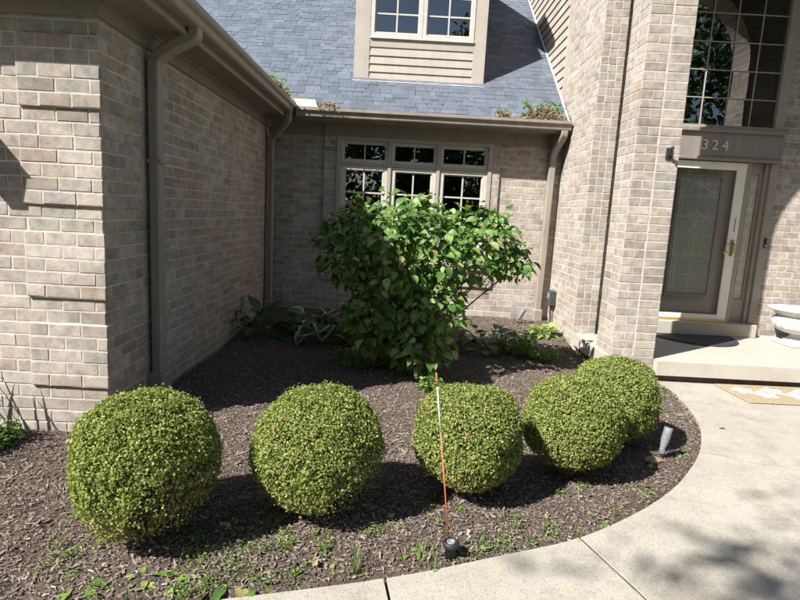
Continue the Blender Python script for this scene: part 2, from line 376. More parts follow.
# walkway slabs with open joints
J = [((-3.2, 1.22), (-2.6, -.9)), ((-.01, 2.10), (.30, .45)), ((.94, 2.475), (1.50, .75)), ((2.13, 3.61), (4.6, 2.55))]
def near(p): return min(range(len(IC)), key=lambda i: (IC[i][0]-p[0])**2+(IC[i][1]-p[1])**2)
walk = MB(); walk.poly([(-6, -1.5), (7, -1.5), (7, 5.30), (2.62, 5.30), (2.3, 4.1), (1.9, 3.5), (1, 2.7), (0, 2.3), (-3, 1.4), (-6, .6)], -.155, WZ-.035); walk = struct(walk.build('walkway', 'soil'))
def slab(ia, ib, oa, ob, extra=(), gap=.007):
    pts = IC[ia:ib+1]; pts = [Vector((*p, 0)) for p in pts]
    oa, ob = Vector((*oa, 0)), Vector((*ob, 0)); out = [ob]+[Vector((*e, 0)) for e in extra]+[oa]
    allp = pts+out; c = sum(allp, Vector())/len(allp)
    da = (oa-pts[0]).normalized(); na = Vector((-da.y, da.x, 0)); na = na if na.dot(c-pts[0]) > 0 else -na
    db = (ob-pts[-1]).normalized(); nb = Vector((-db.y, db.x, 0)); nb = nb if nb.dot(c-pts[-1]) > 0 else -nb
    pts[0] = pts[0]+na*gap; out[-1] = out[-1]+na*gap; pts[-1] = pts[-1]+nb*gap; out[0] = out[0]+nb*gap
    allp = pts+out; n = len(allp); ch = .002; c = sum(allp, Vector())/n
    # top ring slightly inset for an eased edge
    def inset(k):
        a, b, d = allp[k-1], allp[k], allp[(k+1) % n]; e1 = (b-a).normalized(); e2 = (d-b).normalized(); nn = Vector((-(e1+e2).y, (e1+e2).x, 0)).normalized()
        s = 1 if area > 0 else -1; return b+nn*ch*s
    area = sum(allp[k-1].x*allp[k].y-allp[k].x*allp[k-1].y for k in range(n))
    jz = [WZ-.004+.003*math.sin(p.x*3+p.y*2) for p in allp]
    vs = [(p.x, p.y, -.14) for p in allp]+[(p.x, p.y, WZ-.002) for p in allp]+[(q.x, q.y, WZ) for q in (inset(k) for k in range(n))]
    fs = []
    for r in (0, n): fs += [(r+i, r+(i+1) % n, r+n+(i+1) % n, r+n+i) for i in range(n)]
    fs += [tuple(range(2*n, 3*n))]
    m = MB(); m.add(vs, fs); return m.build('slab', 'concrete', walk)
ji = [near(a) for a, b in J]
slab(ji[0], ji[1], J[0][1], J[1][1]); slab(ji[1], ji[2], J[1][1], J[2][1]); slab(ji[2], ji[3], J[2][1], J[3][1], [(4.2, .4)][:0])
slab(ji[3], len(IC)-3, J[3][1], (2.60, 5.30), [(6.5, 5.30), (6.5, 2.0)])
for a_, b_ in J[1:]:
    dx_, dy_ = b_[0]-a_[0], b_[1]-a_[1]; ln_ = math.hypot(dx_, dy_); qx, qy = -dy_/ln_*.0068, dx_/ln_*.0068
    m = MB(); K = 24; vs = []
    for k in range(K+1):
        t_ = k/K; zz = WZ-.004+.0015*math.sin(k*1.7); vs += [(a_[0]+dx_*t_-qx, a_[1]+dy_*t_-qy, zz), (a_[0]+dx_*t_+qx, a_[1]+dy_*t_+qy, zz-.002)]
    m.add(vs, [(2*k, 2*k+1, 2*k+3, 2*k+2) for k in range(K)]); m.build('joint_dirt', 'wood_dark', walk)
# porch
pc = MB(); pc.poly([(2.567, 5.262), (5.9, 5.262), (5.9, YD+.06), (XR+.012, YD+.06), (XR+.012, 5.42), (2.567, 5.42)], PZ-.14, PZ); porch = struct(pc.build('porch_slab', 'porch_concrete'))
m = MB(); m.box((2.60, 5.31, -.15), (5.8, 5.46, PZ-.1405)); m.box((XR+.05, 5.461, -.15), (5.8, YD, PZ-.1405)); m.build('foundation', 'wood_dark', porch)
m = MB(); m.cbox((2.7, 6.71, PZ+.001), (4.44, 7.05, .335), .006); m.build('step', 'porch_concrete', porch)
# ------------------------------------------------------------ house
house = thing('house', 'two storey tan brick house with grey shingle roof, dormer and arched entry', 'house', (0, 0, 0))
BR = []           # (wall, centre, U, N, length, height, material)
def pick(): return int(rng.choice(len(BRICKC), p=np.array(BRICKW)/sum(BRICKW)))
def lay(wall, O, U, N, u0, u1, k0, k1, proud=.0025, bond='run', phase=0, holes=(), L=BRK, ztop=99):
    """rows k0..k1-1 of bricks between u0 and u1 (metres along U from O) on the plane through O"""
    O, U, N = Vector(O), Vector(U), Vector(N); gap = .0042
    for k in range(k0, k1):
        za, zb = zg(k), min(zg(k+1), ztop)
        if zb-za < .03: continue
        free = [(u0, u1)]
        for (a, b, c, d) in holes:
            if zb > c+.01 and za < d-.01:
                nf = []
                for (p, q) in free:
                    if a > p: nf.append((p, min(q, a)))
                    if b < q: nf.append((max(p, b), q))
                free = [(p, q) for p, q in nf if q-p > .02]
        if bond == 'run': off = phase+(L/2 if k % 2 else 0)
        elif bond == 'stack': off = phase
        for (p, q) in free:
            if bond == 'alt':      # stretcher / two headers
                cuts = [p, q] if k % 2 else [p, (p+q)/2+rng.uniform(-.01, .01), q]
            elif bond == 'flem':
                cuts = [p, q]
            else:
                s = math.floor((p-off)/L); cuts = [p]
                c = off+(s+1)*L
                while c < q-.001:
                    if c-cuts[-1] > .045 and q-c > .045: cuts.append(c+rng.uniform(-.006, .006))
                    c += L
                cuts.append(q)
            for a, b in zip(cuts[:-1], cuts[1:]):
                l = b-a-2*gap
                if l < .02: continue
                pr = proud+rng.uniform(-.0012, .0012)
                c = O+U*((a+b)/2)+Vector((0, 0, (za+zb)/2-O.z+rng.uniform(-.001, .001)))+N*pr
                BR.append((wall, c, U, N, l, (zb-za)-2*gap, pick()))
def wall(parts, name='wall'):
    m = MB()
    for a, b in parts: m.box(a, b)
    return m.build(name, 'mortar', house)
XN, YN = Vector((1, 0, 0)), Vector((0, 1, 0)); Y_, X_ = -YN, -XN
WT = 2.60
# garage front with corner quoins
QX = -2.285
QK = [3, 10, 17, 24]
pf = [((-6.5, YF, -.15), (XL, YF+.2, WT))]
for k in QK: pf += [((QX, YF-.017, zg(k)+.002), (XL+.0155, YF-.0005, zg(k+5)-.002)), ((XL+.0005, YF, zg(k)+.003), (XL+.017, YF+.48, zg(k+5)-.003))]
wf = wall(pf)
qh = [(QX, XL+.1, zg(k), zg(k+5)) for k in QK]
lay(wf, (0, YF, 0), XN, Y_, -6.4, XL+.005, -1, 31, holes=qh, phase=.06, ztop=WT)
for k in QK:
    lay(wf, (0, YF-.017, 0), XN, Y_, QX, XL+.022, k, k+5, phase=QX+(.0 if k % 2 else BRK/2)+.02)
# garage side wall
wsd = wall([((XL-.2, YF+.2, -.15), (XL, YB, WT))])
qh = [(YF-.1, YF+.48, zg(k), zg(k+5)) for k in QK]
lay(wsd, (XL, 0, 0), YN, XN, YF+.002, YB-.005, -1, 31, holes=qh, phase=.02, ztop=WT)
for k in QK: lay(wsd, (XL+.017, 0, 0), YN, XN, YF-.013, YF+.48, k, k+5, phase=YF+.06)
# rear wall with projecting brick surround about the window
WX0, WX1, WZ0, WZ1 = -.90, 1.16, .80, 2.44
SX0, SX1, SZ0 = -1.07, 1.27, zg(6)
wb = wall([((XL-.2, YB, -.15), (WX0, YB+.2, WT)), ((WX1, YB, -.15), (XR+.3, YB+.2, WT)), ((WX0, YB, -.15), (WX1, YB+.2, WZ0)), ((WX0, YB, WZ1), (WX1, YB+.2, WT)),
           ((SX0, YB-.03, SZ0), (WX0, YB-.0005, WT-.005)), ((WX1, YB-.03, SZ0), (SX1, YB-.0005, WT-.005)), ((WX0, YB-.03, SZ0), (WX1, YB-.0005, WZ0-.002))])
lay(wb, (0, YB, 0), XN, Y_, XL+.004, XR-.004, -1, 31, holes=[(SX0, SX1, SZ0, 9)], phase=.05, ztop=WT)
lay(wb, (0, YB-.03, 0), XN, Y_, SX0, SX1, 6, 31, holes=[(WX0, WX1, WZ0-.02, 9)], phase=.0, ztop=WT)
# entry wing: side wall, pier, door wall
ZT = 6.3
ws2 = wall([((XR, YP+.2, -.15), (XR+.2, 7.72, ZT)), ((XR+.01, 7.72, -.15), (XR+.2, 11.9, ZT))])
lay(ws2, (XR, 0, 0), Y_, X_, -7.70, -(YP+.002), -1, 62, phase=.03)
wp = wall([((XR, YP, -.15), (2.345, YP+.2, ZT)), ((2.30, YP+.2, -.15), (2.345, YD, ZT))])
lay(wp, (0, YP, 0), XN, Y_, XR-.004, 2.349, 1, 62, bond='stack', phase=XR-.004, L=.0877)
lay(wp, (2.345, 0, 0), YN, XN, YP+.05, YD, 2, 62)
wd = wall([((2.345, YD, -.15), (2.79, YD+.2, ZT)), ((4.47, YD, -.15), (7.5, YD+.2, ZT)), ((2.79, YD, 5.0), (4.47, YD+.2, ZT))])
lay(wd, (0, YD, 0), XN, Y_, 2.36, 2.785, 2, 62, phase=.02)
lay(wd, (0, YD, 0), XN, Y_, 4.475, 7.4, 2, 62, phase=.09, holes=[(5.06, 5.067, 0, 9)])
AZ = 3.70      # arch springing
# porch columns
def column(x0, bricks=True):
    x1 = x0+.42
    wc = wall([((x0, CY0, -.1), (x1, CY1, AZ))])
    xm = (x0+x1)/2
    lay(wc, (0, CY0, 0), XN, Y_, x0-.005, xm-.003, 0, 47, bond='alt', ztop=AZ)
    lay(wc, (0, CY0, 0), XN, Y_, xm+.003, x1+.005, 0, 47, bond='flem', ztop=AZ)
    lay(wc, (x0, 0, 0), Y_, X_, -CY1-.005, -(CY0+.003), 0, 47, bond='stack', phase=-CY1-.005, L=.195, ztop=AZ)
    lay(wc, (x1, 0, 0), YN, XN, CY0+.003, CY1+.005, 0, 47, bond='stack', phase=CY0+.02, L=.2, ztop=AZ)
    m = MB(); m.cbox((x0-.02, CY0-.02, -.12), (x1+.006, CY1+.012, .022), .004); m.build('column_base', 'porch_concrete', house)
column(CX0); column(4.64)
# arch over the porch
def brickplain():
    m, nt, bs = nodes('brickplain'); p = wpos(nt); mp = nt.nodes.new('ShaderNodeMapping'); mp.inputs['Rotation'].default_value = (R_(90), 0, 0); nt.links.new(p, mp.inputs[0])
    b = nt.nodes.new('ShaderNodeTexBrick'); nt.links.new(mp.outputs[0], b.inputs[0]); b.inputs['Scale'].default_value = 1
    b.inputs['Brick Width'].default_value = BRK; b.inputs['Row Height'].default_value = CRS; b.inputs['Mortar Size'].default_value = .006
    b.inputs['Color1'].default_value = (.36, .30, .26, 1); b.inputs['Color2'].default_value = (.31, .265, .235, 1); b.inputs['Mortar'].default_value = (.5, .455, .39, 1)
    nt.links.new(b.outputs[0], bs.inputs['Base Color']); bs.inputs['Roughness'].default_value = .92
brickplain()
pts = [(CX0-.003, AZ), (CX0-.003, 5.5), (5.063, 5.5), (5.063, AZ), (4.64, AZ)]+[(3.6+1.04*math.cos(R_(a)), AZ+1.04*math.sin(R_(a))) for a in range(6, 180, 6)]+[(2.56, AZ)]
m = MB(); m.prism(pts, (0, CY0-.003, 0), (0, CY1+.003, 0), (1, 0, 0), (0, 0, 1)); m.build('arch', 'brickplain', house)
m = MB(); m.prism([(1.9, 5.5), (5.3, 5.5), (3.6, 6.7)], (0, 5.15, 0), (0, 6.84, 0), (1, 0, 0), (0, 0, 1)); m.build('porch_roof', 'shingle1', house)
m = MB(); m.box((2.14, CY1+.004, 4.9), (2.50, YP-.001, 5.499)); m.box((4.7, CY1+.004, 4.9), (5.06, YD-.001, 5.499)); m.box((2.345, CY1+.004, 5.3), (4.70, YD-.001, 5.49)); m.build('porch_ceiling', 'ceiling', house)
# ---- eaves: frieze, soffit, fascia, gutters
LZ, FO = 2.71, .27
GP = [(0, 0), (.085, 0), (.097, .012), (.103, .05), (.122, .066), (.130, .078), (.130, .112), (.123, .112), (.122, .100), (0, .100)]
def eave_part(name, boxes, mat):
    m = MB()
    for a, b in boxes: m.box(a, b)
    return m.build(name, mat, house)
fx, fyb, fyf = XL+FO, YB-FO, YF-.17
eave_part('frieze', [((XL+.0005, YF-.028, 2.485), (XL+.028, YB-.0005, 2.602)), ((XL+.028, YF+.0, 2.572), (XL+.045, YB-.03, 2.602))], 'trim')
eave_part('frieze', [((-6.5, YF-.028, 2.485), (XL, YF-.0005, 2.602)), ((-6.5, YF-.045, 2.572), (XL+.045, YF-.0285, 2.602))], 'trim')
eave_part('frieze', [((XL+.0285, YB-.028, 2.43), (SX0, YB-.0005, 2.602)), ((SX0, YB-.058, 2.43), (SX1, YB-.031, 2.602)), ((SX1, YB-.028, 2.43), (XR-.0005, YB-.0005, 2.602)), ((XL+.05, YB-.085, 2.572), (XR-.001, YB-.0585, 2.602))], 'trim')
eave_part('soffit', [((-6.5, fyf, 2.603), (fx, YF+.0, 2.62)), ((XL, YF, 2.603), (fx, YB, 2.62)), ((fx, fyb, 2.603), (XR-.0005, YB, 2.62))], 'trim')
eave_part('fascia', [((fx, fyf, 2.573), (fx+.022, fyb, 2.735)), ((fx+.022, fyf+.03, 2.573), (fx+.034, fyb-.03, 2.60))], 'trim')
eave_part('fascia', [((-6.5, fyf-.022, 2.573), (fx+.022, fyf, 2.735))], 'trim')
eave_part('fascia', [((fx+.022, fyb-.022, 2.573), (XR-.0005, fyb, 2.70)), ((fx+.036, fyb-.034, 2.573), (XR-.001, fyb-.0225, 2.60))], 'trim')
GB = LZ-.112
GL = GB+.035
m = MB(); m.prism(GP, (fx+.0225, fyf-.15, GL), (fx+.0225, fyb-.0005, GL), (1, 0, 0), (0, 0, 1)); m.build('gutter', 'gutter', house)
m = MB(); m.prism(GP, (-6.5, fyf-.0225, GL), (fx+.022, fyf-.0225, GL), (0, -1, 0), (0, 0, 1)); m.build('gutter', 'gutter', house)
m = MB(); m.prism(GP, (fx+.155, fyb-.0225, GB), (XR-.025, fyb-.0225, GB), (0, -1, 0), (0, 0, 1)); m.build('gutter', 'gutter', house)
for (a, b, dr) in (((fx+.0215, 5.35, GL-.001), (fx+.0215, 5.38, GL-.001), (1, 0, 0)), ((.55, fyb-.0215, GB-.001), (.58, fyb-.0215, GB-.001), (0, -1, 0))):
    m = MB(); m.prism([(q*1.012+.0005, w_*1.012) for q, w_ in GP], a, b, dr, (0, 0, 1)); m.build('gutter_seam', 'gutter', house)
# ---- roofs
SL, RZ, RY = .79, 2.695, 7.30
def roofz(y): return RZ+SL*(y-RY)
ex = fx+.04; rr = -4.4; dz = SL*(ex-rr)
m = MB(); A = (ex, fyf-.04, RZ); B = (2*rr-ex, fyf-.04, RZ); Cc = (rr, fyf-.04+(ex-rr), RZ+dz); yv = RY+(ex-rr); D = (rr, yv, RZ+dz); E_ = (ex, RY, RZ)
m.add([A, B, Cc, D, E_, (2*rr-ex, yv, RZ)], [(0, 4, 3, 2), (0, 2, 1), (1, 2, 3, 5)]); m.build('garage_roof', 'shingle0', house)
m = MB(); m.add([(ex, RY, RZ), (XR+.005, RY, RZ), (XR+.005, 11.9, roofz(11.9)), (-8, 11.9, roofz(11.9)), (-8, yv, RZ+dz), (rr, yv, RZ+dz), (-8, 16.4, RZ), (XR, 16.4, RZ)], [(0, 1, 2, 3, 4, 5), (3, 2, 7, 6)])
roof = m.build('roof', 'shingle2', house)
DX0, DX1, DY = -.765, 1.025, 8.02
SH = []
sn = math.hypot(1, SL); rs = np.random.default_rng(5)
d = 0.0; row = 0
while RY-.03+d/sn < 11.85:
    y0 = RY-.035+d/sn; z0 = roofz(y0); x = -1.47-max(0, y0-RY)-.3+rs.uniform(-.2, 0)
    while x < XR-.01:
        wd_ = rs.choice([.08, .105, .13, .165, .20])*rs.uniform(.9, 1.1); x1 = min(x+wd_, XR-.004)
        xc = (x+x1)/2
        if x1-x > .02 and not (y0+.1 > DY and DX0+.02 < x and x1 < DX1-.02) and x > -1.52-max(0, y0-RY):
            SH.append((xc, y0, z0, x1-x, rs.choice([.005, .007, .010]), int(rs.choice(6, p=[.24, .22, .2, .12, .14, .08]))))
        x = x1+.001
    d += .112; row += 1
# siding on the entry wing above the roof
for k in range(28):
    za = 2.62+k*.128
    m = MB(); m.prism([(.022, 0), (.034, 0), (.016, .14), (.010, .14)], (XR+.0, 7.80, za), (XR+.0, 11.9, za), (-1, 0, 0), (0, 0, 1)); m.build('siding_board', 'siding', house)
m = MB(); m.box((XR-.03, 7.705, 2.60), (XR-.001, 7.80, ZT)); m.build('corner_board', 'siding', house)
m = MB(); m.add([(XR-.05, 7.25, roofz(7.25)+.03), (XR-.036, 7.25, roofz(7.25)+.055), (XR-.036, 11.8, roofz(11.8)+.055), (XR-.05, 11.8, roofz(11.8)+.03)], [(0, 1, 2, 3)]); m.build('flashing', 'flashing', house)
m = MB(); m.add([(XR-.4, 5.9, ZT), (9, 5.9, ZT), (9, 13, ZT), (XR-.4, 13, ZT), (4.5, 8.5, 8.6), (6.5, 10.5, 8.6)], [(0, 1, 5, 4), (1, 2, 5), (2, 3, 4, 5), (3, 0, 4), (0, 3, 2, 1)]); m.build('upper_roof', 'shingle2', house)
m = MB(); m.prism([(0, 0), (.075, .004), (.075, .012), (-.006, .010), (-.010, -.02)], (fx+.16, RY-.062, RZ+.012), (XR-.06, RY-.062, RZ+.012), (0, 1, 0), (0, 0, 1)); m.build('drip_edge', 'flashing', house)
m = MB(); m.add([(fx+.165, RY-.05, RZ+.03), (fx+.42, RY-.05, RZ+.03), (fx+.36, RY+.10, RZ+.03+.15*SL), (fx+.08, RY+.10, RZ+.03+.15*SL)], [(0, 1, 2, 3)]); m.build('valley_flashing', 'siding', house)
# ---- downspouts
def rprof(w_, d_): return [(-w_/2+.01, -d_/2), (w_/2-.01, -d_/2), (w_/2, -d_/2+.01), (w_/2, d_/2-.01), (w_/2-.01, d_/2), (-w_/2+.01, d_/2), (-w_/2, d_/2-.01), (-w_/2, -d_/2+.01)]
def spout(path, up, wd=.10, dp=.075, base=None, straps=()):
    pts = [Vector(p) for p in path]; sm = [pts[0]]
    for i in range(1, len(pts)-1):
        a, b, c = pts[i-1], pts[i], pts[i+1]; r = min(.045, (b-a).length*.45, (c-b).length*.45)
        p0 = b+(a-b).normalized()*r; p1 = b+(c-b).normalized()*r
        for t in (0, .25, .5, .75, 1): sm.append(p0*(1-t)**2+b*2*t*(1-t)+p1*t*t)
    sm.append(pts[-1])
    m = MB(); m.sweep(sm, rprof(dp, wd), up); o = m.build('downspout', 'gutter', house)
    e = pts[-1]
    if base:
        m = MB(); m.cbox((e.x-base, e.y-base, e.z-.12), (e.x+base, e.y+base, e.z+.045), .012); m.build('boot', 'gutter', o)
    for z in straps:
        m = MB(); m.cbox((e.x-wd*.52, e.y-wd*.52, z), (e.x+wd*.52, e.y+wd*.52, z+.03), .004); m.build('strap', 'gutter', o)
    return o
y1 = 4.02
spout([(fx+.07, y1, GL+.004), (fx+.07, y1, 2.585), (XL+.13, y1, 2.475), (XL+.062, y1, 2.41), (XL+.062, y1, .16)], (0, 1, 0), base=.068, straps=(1.72,))
spout([(fx+.075, 7.16, GL+.004), (fx+.075, 7.16, 2.54), (XL+.16, 7.38, 2.40), (XL+.075, 7.44, 2.34), (XL+.075, 7.44, .16)], (0, 1, 0), .085, .07, base=.06)
xs_ = XR-.12
spout([(XR-.10, fyb-.08, GB+.004), (XR-.10, fyb-.08, 2.54), (xs_-.02, YB-.11, 2.36), (xs_-.02, YB-.07, 2.28), (xs_-.04, YB-.07, .22)], (1, 0, 0), .085, .075, base=.062)
# ------------------------------------------------------------ windows
def window_unit(name, x0, x1, z0, z1, y, cols, rows, fr, mat, sash=.045, mun=.016, split=None):
    """frame in plane y (front), glass a little behind; returns the frame object"""
    m = MB()
    f = fr
    m.box((x0, y, z0), (x0+f, y+.07, z1)); m.box((x1-f, y, z0), (x1, y+.07, z1)); m.box((x0+f, y, z0), (x1-f, y+.07, z0+f)); m.box((x0+f, y, z1-f), (x1-f, y+.07, z1))
    # inner bead, set back
    b = .014
    xa, xb, za, zb = x0+f, x1-f, z0+f, z1-f
    m.box((xa, y+.018, za), (xa+b, y+.06, zb)); m.box((xb-b, y+.018, za), (xb, y+.06, zb)); m.box((xa+b, y+.018, za), (xb-b, y+.06, za+b)); m.box((xa+b, y+.018, zb-b), (xb-b, y+.06, zb))
    o = m.build(name, mat, house)
    xa, xb, za, zb = xa+b, xb-b, za+b, zb-b
    for i in range(cols):
        for j in range(rows):
            pa, pb = xa+(xb-xa)*i/cols, xa+(xb-xa)*(i+1)/cols; qa, qb = za+(zb-za)*j/rows, za+(zb-za)*(j+1)/rows
            g = MB(); t = rng.uniform(-.0015, .0015); g.add([(pa, y+.040+t, qa), (pb, y+.040-t, qa), (pb, y+.040-t, qb), (pa, y+.040+t, qb)], [(0, 1, 2, 3)]); g.build('pane', 'glass', o)
    for i in range(1, cols):
        c = xa+(xb-xa)*i/cols; g = MB(); g.box((c-mun/2, y+.026, za), (c+mun/2, y+.037, zb)); g.build('muntin', mat, o)
    for j in range(1, rows):
        c = za+(zb-za)*j/rows; g = MB(); g.box((xa, y+.028, c-mun/2), (xb, y+.0365, c+mun/2)); g.build('muntin', mat, o)
    return o
yw = YB-.005
m = MB(); m.box((WX0, YB-.045, WZ0), (WX0+.05, YB+.12, 2.43)); m.box((WX1-.05, YB-.045, WZ0), (WX1, YB+.12, 2.43)); m.box((WX0+.05, YB-.045, 2.385), (WX1-.05, YB+.12, 2.429)); m.box((WX0-.02, YB-.075, WZ0-.045), (WX1+.02, YB+.12, WZ0-.0005)); m.build('window_casing', 'sash_taupe', house)
ux = [WX0+.05, -.20, .45, WX1-.05]
m = MB(); m.box((ux[0], YB-.03, 2.065), (ux[3], YB+.1, 2.105))
for c in ux[1:3]: m.box((c-.022, YB-.034, WZ0), (c+.022, YB+.1, 2.385))
m.build('mullion', 'sash_taupe', house)
for i in range(3):
    a = ux[i]+(.022 if i else 0); b = ux[i+1]-(.022 if i < 2 else 0)
    window_unit('transom_window', a+.002, b-.002, 2.106, 2.384, YB-.008, 2, 1, .03, 'sash')
    window_unit('casement_window', a+.002, b-.002, WZ0+.002, 2.064, YB-.015, 2, 4, .055, 'sash', mun=.02)
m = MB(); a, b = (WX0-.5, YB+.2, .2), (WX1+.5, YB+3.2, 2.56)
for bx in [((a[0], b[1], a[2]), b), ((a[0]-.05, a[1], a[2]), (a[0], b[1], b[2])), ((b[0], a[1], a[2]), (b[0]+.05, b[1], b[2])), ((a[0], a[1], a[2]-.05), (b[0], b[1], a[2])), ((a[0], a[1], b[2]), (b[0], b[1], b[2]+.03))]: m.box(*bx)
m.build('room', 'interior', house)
# ---- dormer
m = MB(); m.box((DX0+.02, DY+.03, 2.9), (DX0+.10, 11.7, 5.02)); m.box((DX1-.10, DY+.03, 2.9), (DX1-.02, 11.7, 5.02)); m.box((DX0+.10, DY+.03, 2.9), (DX1-.10, DY+.07, 3.80)); m.box((DX0+.10, DY+.03, 4.92), (DX1-.10, DY+.07, 5.02))
m.prism([(DX0+.02, 5.02), (DX1-.02, 5.02), (.13, 6.5)], (0, DY+.03, 0), (0, DY+.07, 0), (1, 0, 0), (0, 0, 1)); dorm = m.build('dormer', 'siding', house)
m = MB(); m.cbox((DX0, DY, 3.255), (-.56, DY+.029, 5.02), .003); m.build('corner_board', 'siding', dorm)
m = MB(); m.cbox((.855, DY, 3.255), (DX1, DY+.029, 5.02), .003); m.build('corner_board', 'siding', dorm)
m = MB(); m.cbox((-.5595, DY+.004, 3.69), (.8545, DY+.029, 3.798), .003); m.build('apron_board', 'siding', dorm)
for k in range(4):
    za = 3.262+k*.107
    m = MB(); m.prism([(0, 0), (.027, 0), (.027, .11), (.016, .11)], (-.559, DY+.002, za), (.854, DY+.002, za), (0, 1, 0), (0, 0, 1)); m.build('siding_board', 'siding', dorm)
m = MB(); m.add([(DX0-.01, DY-.012, 3.258), (DX1+.01, DY-.012, 3.258), (DX1+.01, DY-.075, roofz(DY-.075)+.022), (DX0-.01, DY-.075, roofz(DY-.075)+.022)], [(0, 1, 2, 3)]); m.build('flashing', 'flashing', dorm)
m = MB()
for s_ in (-1, 1):
    xe = .13+s_*1.06; pts = [(xe, 4.98), (.13, 6.85), (.13, 6.95), (xe, 5.08)]; m.prism(pts, (0, DY-.22, 0), (0, 11.8, 0), (1, 0, 0), (0, 0, 1))
m.build('dormer_roof', 'shingle2', dorm)
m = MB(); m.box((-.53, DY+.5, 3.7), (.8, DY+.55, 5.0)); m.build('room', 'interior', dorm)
m = MB(); m.box((-.5595, DY-.02, 3.80), (.8545, DY+.06, 3.825)); m.build('window_sill', 'sash', dorm)
for a, b in ((-.556, .146), (.150, .852)): window_unit('dormer_window', a, b, 3.826, 4.90, DY-.008, 2, 4, .05, 'sash', mun=.02)
# ---- entry: casing, header, sidelights, doors, tall window
EY = YD-.04
m = MB(); m.cbox((2.79, EY-.02, 2.325), (4.47, YD+.02, 2.605), .004); m.cbox((2.77, EY-.06, 2.606), (4.475, YD+.02, 2.655), .008); m.cbox((2.79, EY-.045, 2.285), (4.47, YD+.02, 2.3245), .006); m.build('door_header', 'trim', house)
for a_, b_ in (((4.375, EY-.01, .336), (4.47, YD+.12, 2.284)), ((4.335, EY+.03, .336), (4.3745, YD+.12, 2.284)), ((2.79, EY-.01, .336), (2.88, YD+.12, 2.284)), ((4.105, EY+.02, .336), (4.165, YD+.12, 2.284)), ((3.06, EY+.02, .336), (3.13, YD+.12, 2.284))):
    m = MB(); m.cbox(a_, b_, .005); m.build('door_casing', 'doorpaint', house)
def came_pattern(m, x0, x1, z0, z1, y, central=True):
    r = .0048
    def ln(*p): m.tube([(a, y, c) for a, c in p], r, 5)
    for i in (.018, .055): ln((x0+i, z0+i), (x1-i, z0+i), (x1-i, z1-i), (x0+i, z1-i), (x0+i, z0+i))
    n = 6
    for k in range(1, n): zz = z0+(z1-z0)*k/n; ln((x0, zz), (x1, zz))
    if central:
        xc = (x0+x1)/2; w_ = (x1-x0)/2-.06
        ln(*[(xc+w_*math.cos(R_(a)), z1-.06-w_+w_*math.sin(R_(a))) for a in range(0, 181, 12)])
        ln(*[(xc+w_*.8*math.cos(R_(a)), z1-.06-w_+w_*.8*math.sin(R_(a))) for a in range(0, 181, 12)])
        ln((xc, z0), (xc, z1))
        for zc in ((z0+z1)/2+.16, (z0+z1)/2-.18):
            for s_ in (-1, 1):
                for q, h in ((.10, .12), (.055, .16)):
                    ln(*[(xc+s_*q*math.sin(R_(a)), zc+h*math.cos(R_(a))) for a in range(0, 181, 15)])
                ln(*[(xc+s_*(.06+.05*math.cos(R_(a))), zc-.02+.05*math.sin(R_(a))) for a in range(0, 361, 30)])
        for zc in (z1-.42, z0+.28): ln((xc-.03, zc), (xc, zc+.05), (xc+.03, zc), (xc, zc-.05), (xc-.03, zc))
    else:
        xc = (x0+x1)/2
        for k in range(5):
            zc = z0+.2+(z1-z0-.4)*k/4
            for s_ in (-1, 1): ln(*[(xc+s_*.03*math.sin(R_(a)), zc+.09*math.cos(R_(a))) for a in range(0, 181, 20)])
def sidelight(x0, x1):
    m = MB(); y = YD+.04
    m.box((x0, y, .336), (x1, y+.05, .62)); m.box((x0, y, 2.16), (x1, y+.05, 2.284)); m.box((x0, y, .62), (x0+.03, y+.05, 2.16)); m.box((x1-.03, y, .62), (x1, y+.05, 2.16)); o = m.build('sidelight', 'doorpaint', house)
    g = MB(); g.box((x0+.031, y+.02, .621), (x1-.031, y+.03, 2.159)); g.build('pane', 'leaded_glass', o)
    c = MB(); came_pattern(c, x0+.035, x1-.035, .63, 2.15, y+.016, False); c.build('leading', 'came', o)
sidelight(4.166, 4.334); sidelight(2.881, 3.059)
dx0, dx1 = 3.135, 4.10
y = YD+.06
m = MB(); gx0, gx1, gz0, gz1 = 3.36, 3.86, .66, 2.10
m.box((dx0, y, .345), (gx0, y+.045, 2.28)); m.box((gx1, y, .345), (dx1, y+.045, 2.28)); m.box((gx0, y, .345), (gx1, y+.045, gz0)); m.box((gx0, y, gz1), (gx1, y+.045, 2.28))
f = .03
m.box((gx0-f, y-.018, gz0-f), (gx0, y-.0005, gz1+f)); m.box((gx1, y-.018, gz0-f), (gx1+f, y-.0005, gz1+f)); m.box((gx0, y-.018, gz0-f), (gx1, y-.0005, gz0)); m.box((gx0, y-.018, gz1), (gx1, y-.0005, gz1+f))
door = m.build('entry_door', 'doorpaint', house)
g = MB(); g.box((gx0, y+.01, gz0), (gx1, y+.025, gz1)); g.build('pane', 'leaded_glass', door)
c = MB(); came_pattern(c, gx0+.005, gx1-.005, gz0+.005, gz1-.005, y+.006); c.build('leading', 'came', door)
m = MB(); m.lathe([(.028, 0), (.028, .01), (.012, .015), (.012, .05), (.03, .06), (.03, .085), (.01, .095)], (0, 0, 0), 16); k_ = m.build('door_knob', 'brass', door, True); k_.rotation_euler = (R_(90), 0, 0); k_.location = (3.99, y, 1.20)
sd = MB(); ysd = YD-.03; st = .115
sd.cbox((dx0, ysd, .365), (dx0+st, ysd+.032, 2.275), .004); sd.cbox((dx1-st, ysd, .365), (dx1, ysd+.032, 2.275), .004); sd.cbox((dx0+st, ysd, 2.185), (dx1-st, ysd+.032, 2.275), .004); sd.cbox((dx0+st, ysd, .365), (dx1-st, ysd+.032, .425), .004)
storm = sd.build('storm_door', 'stormwhite', house)
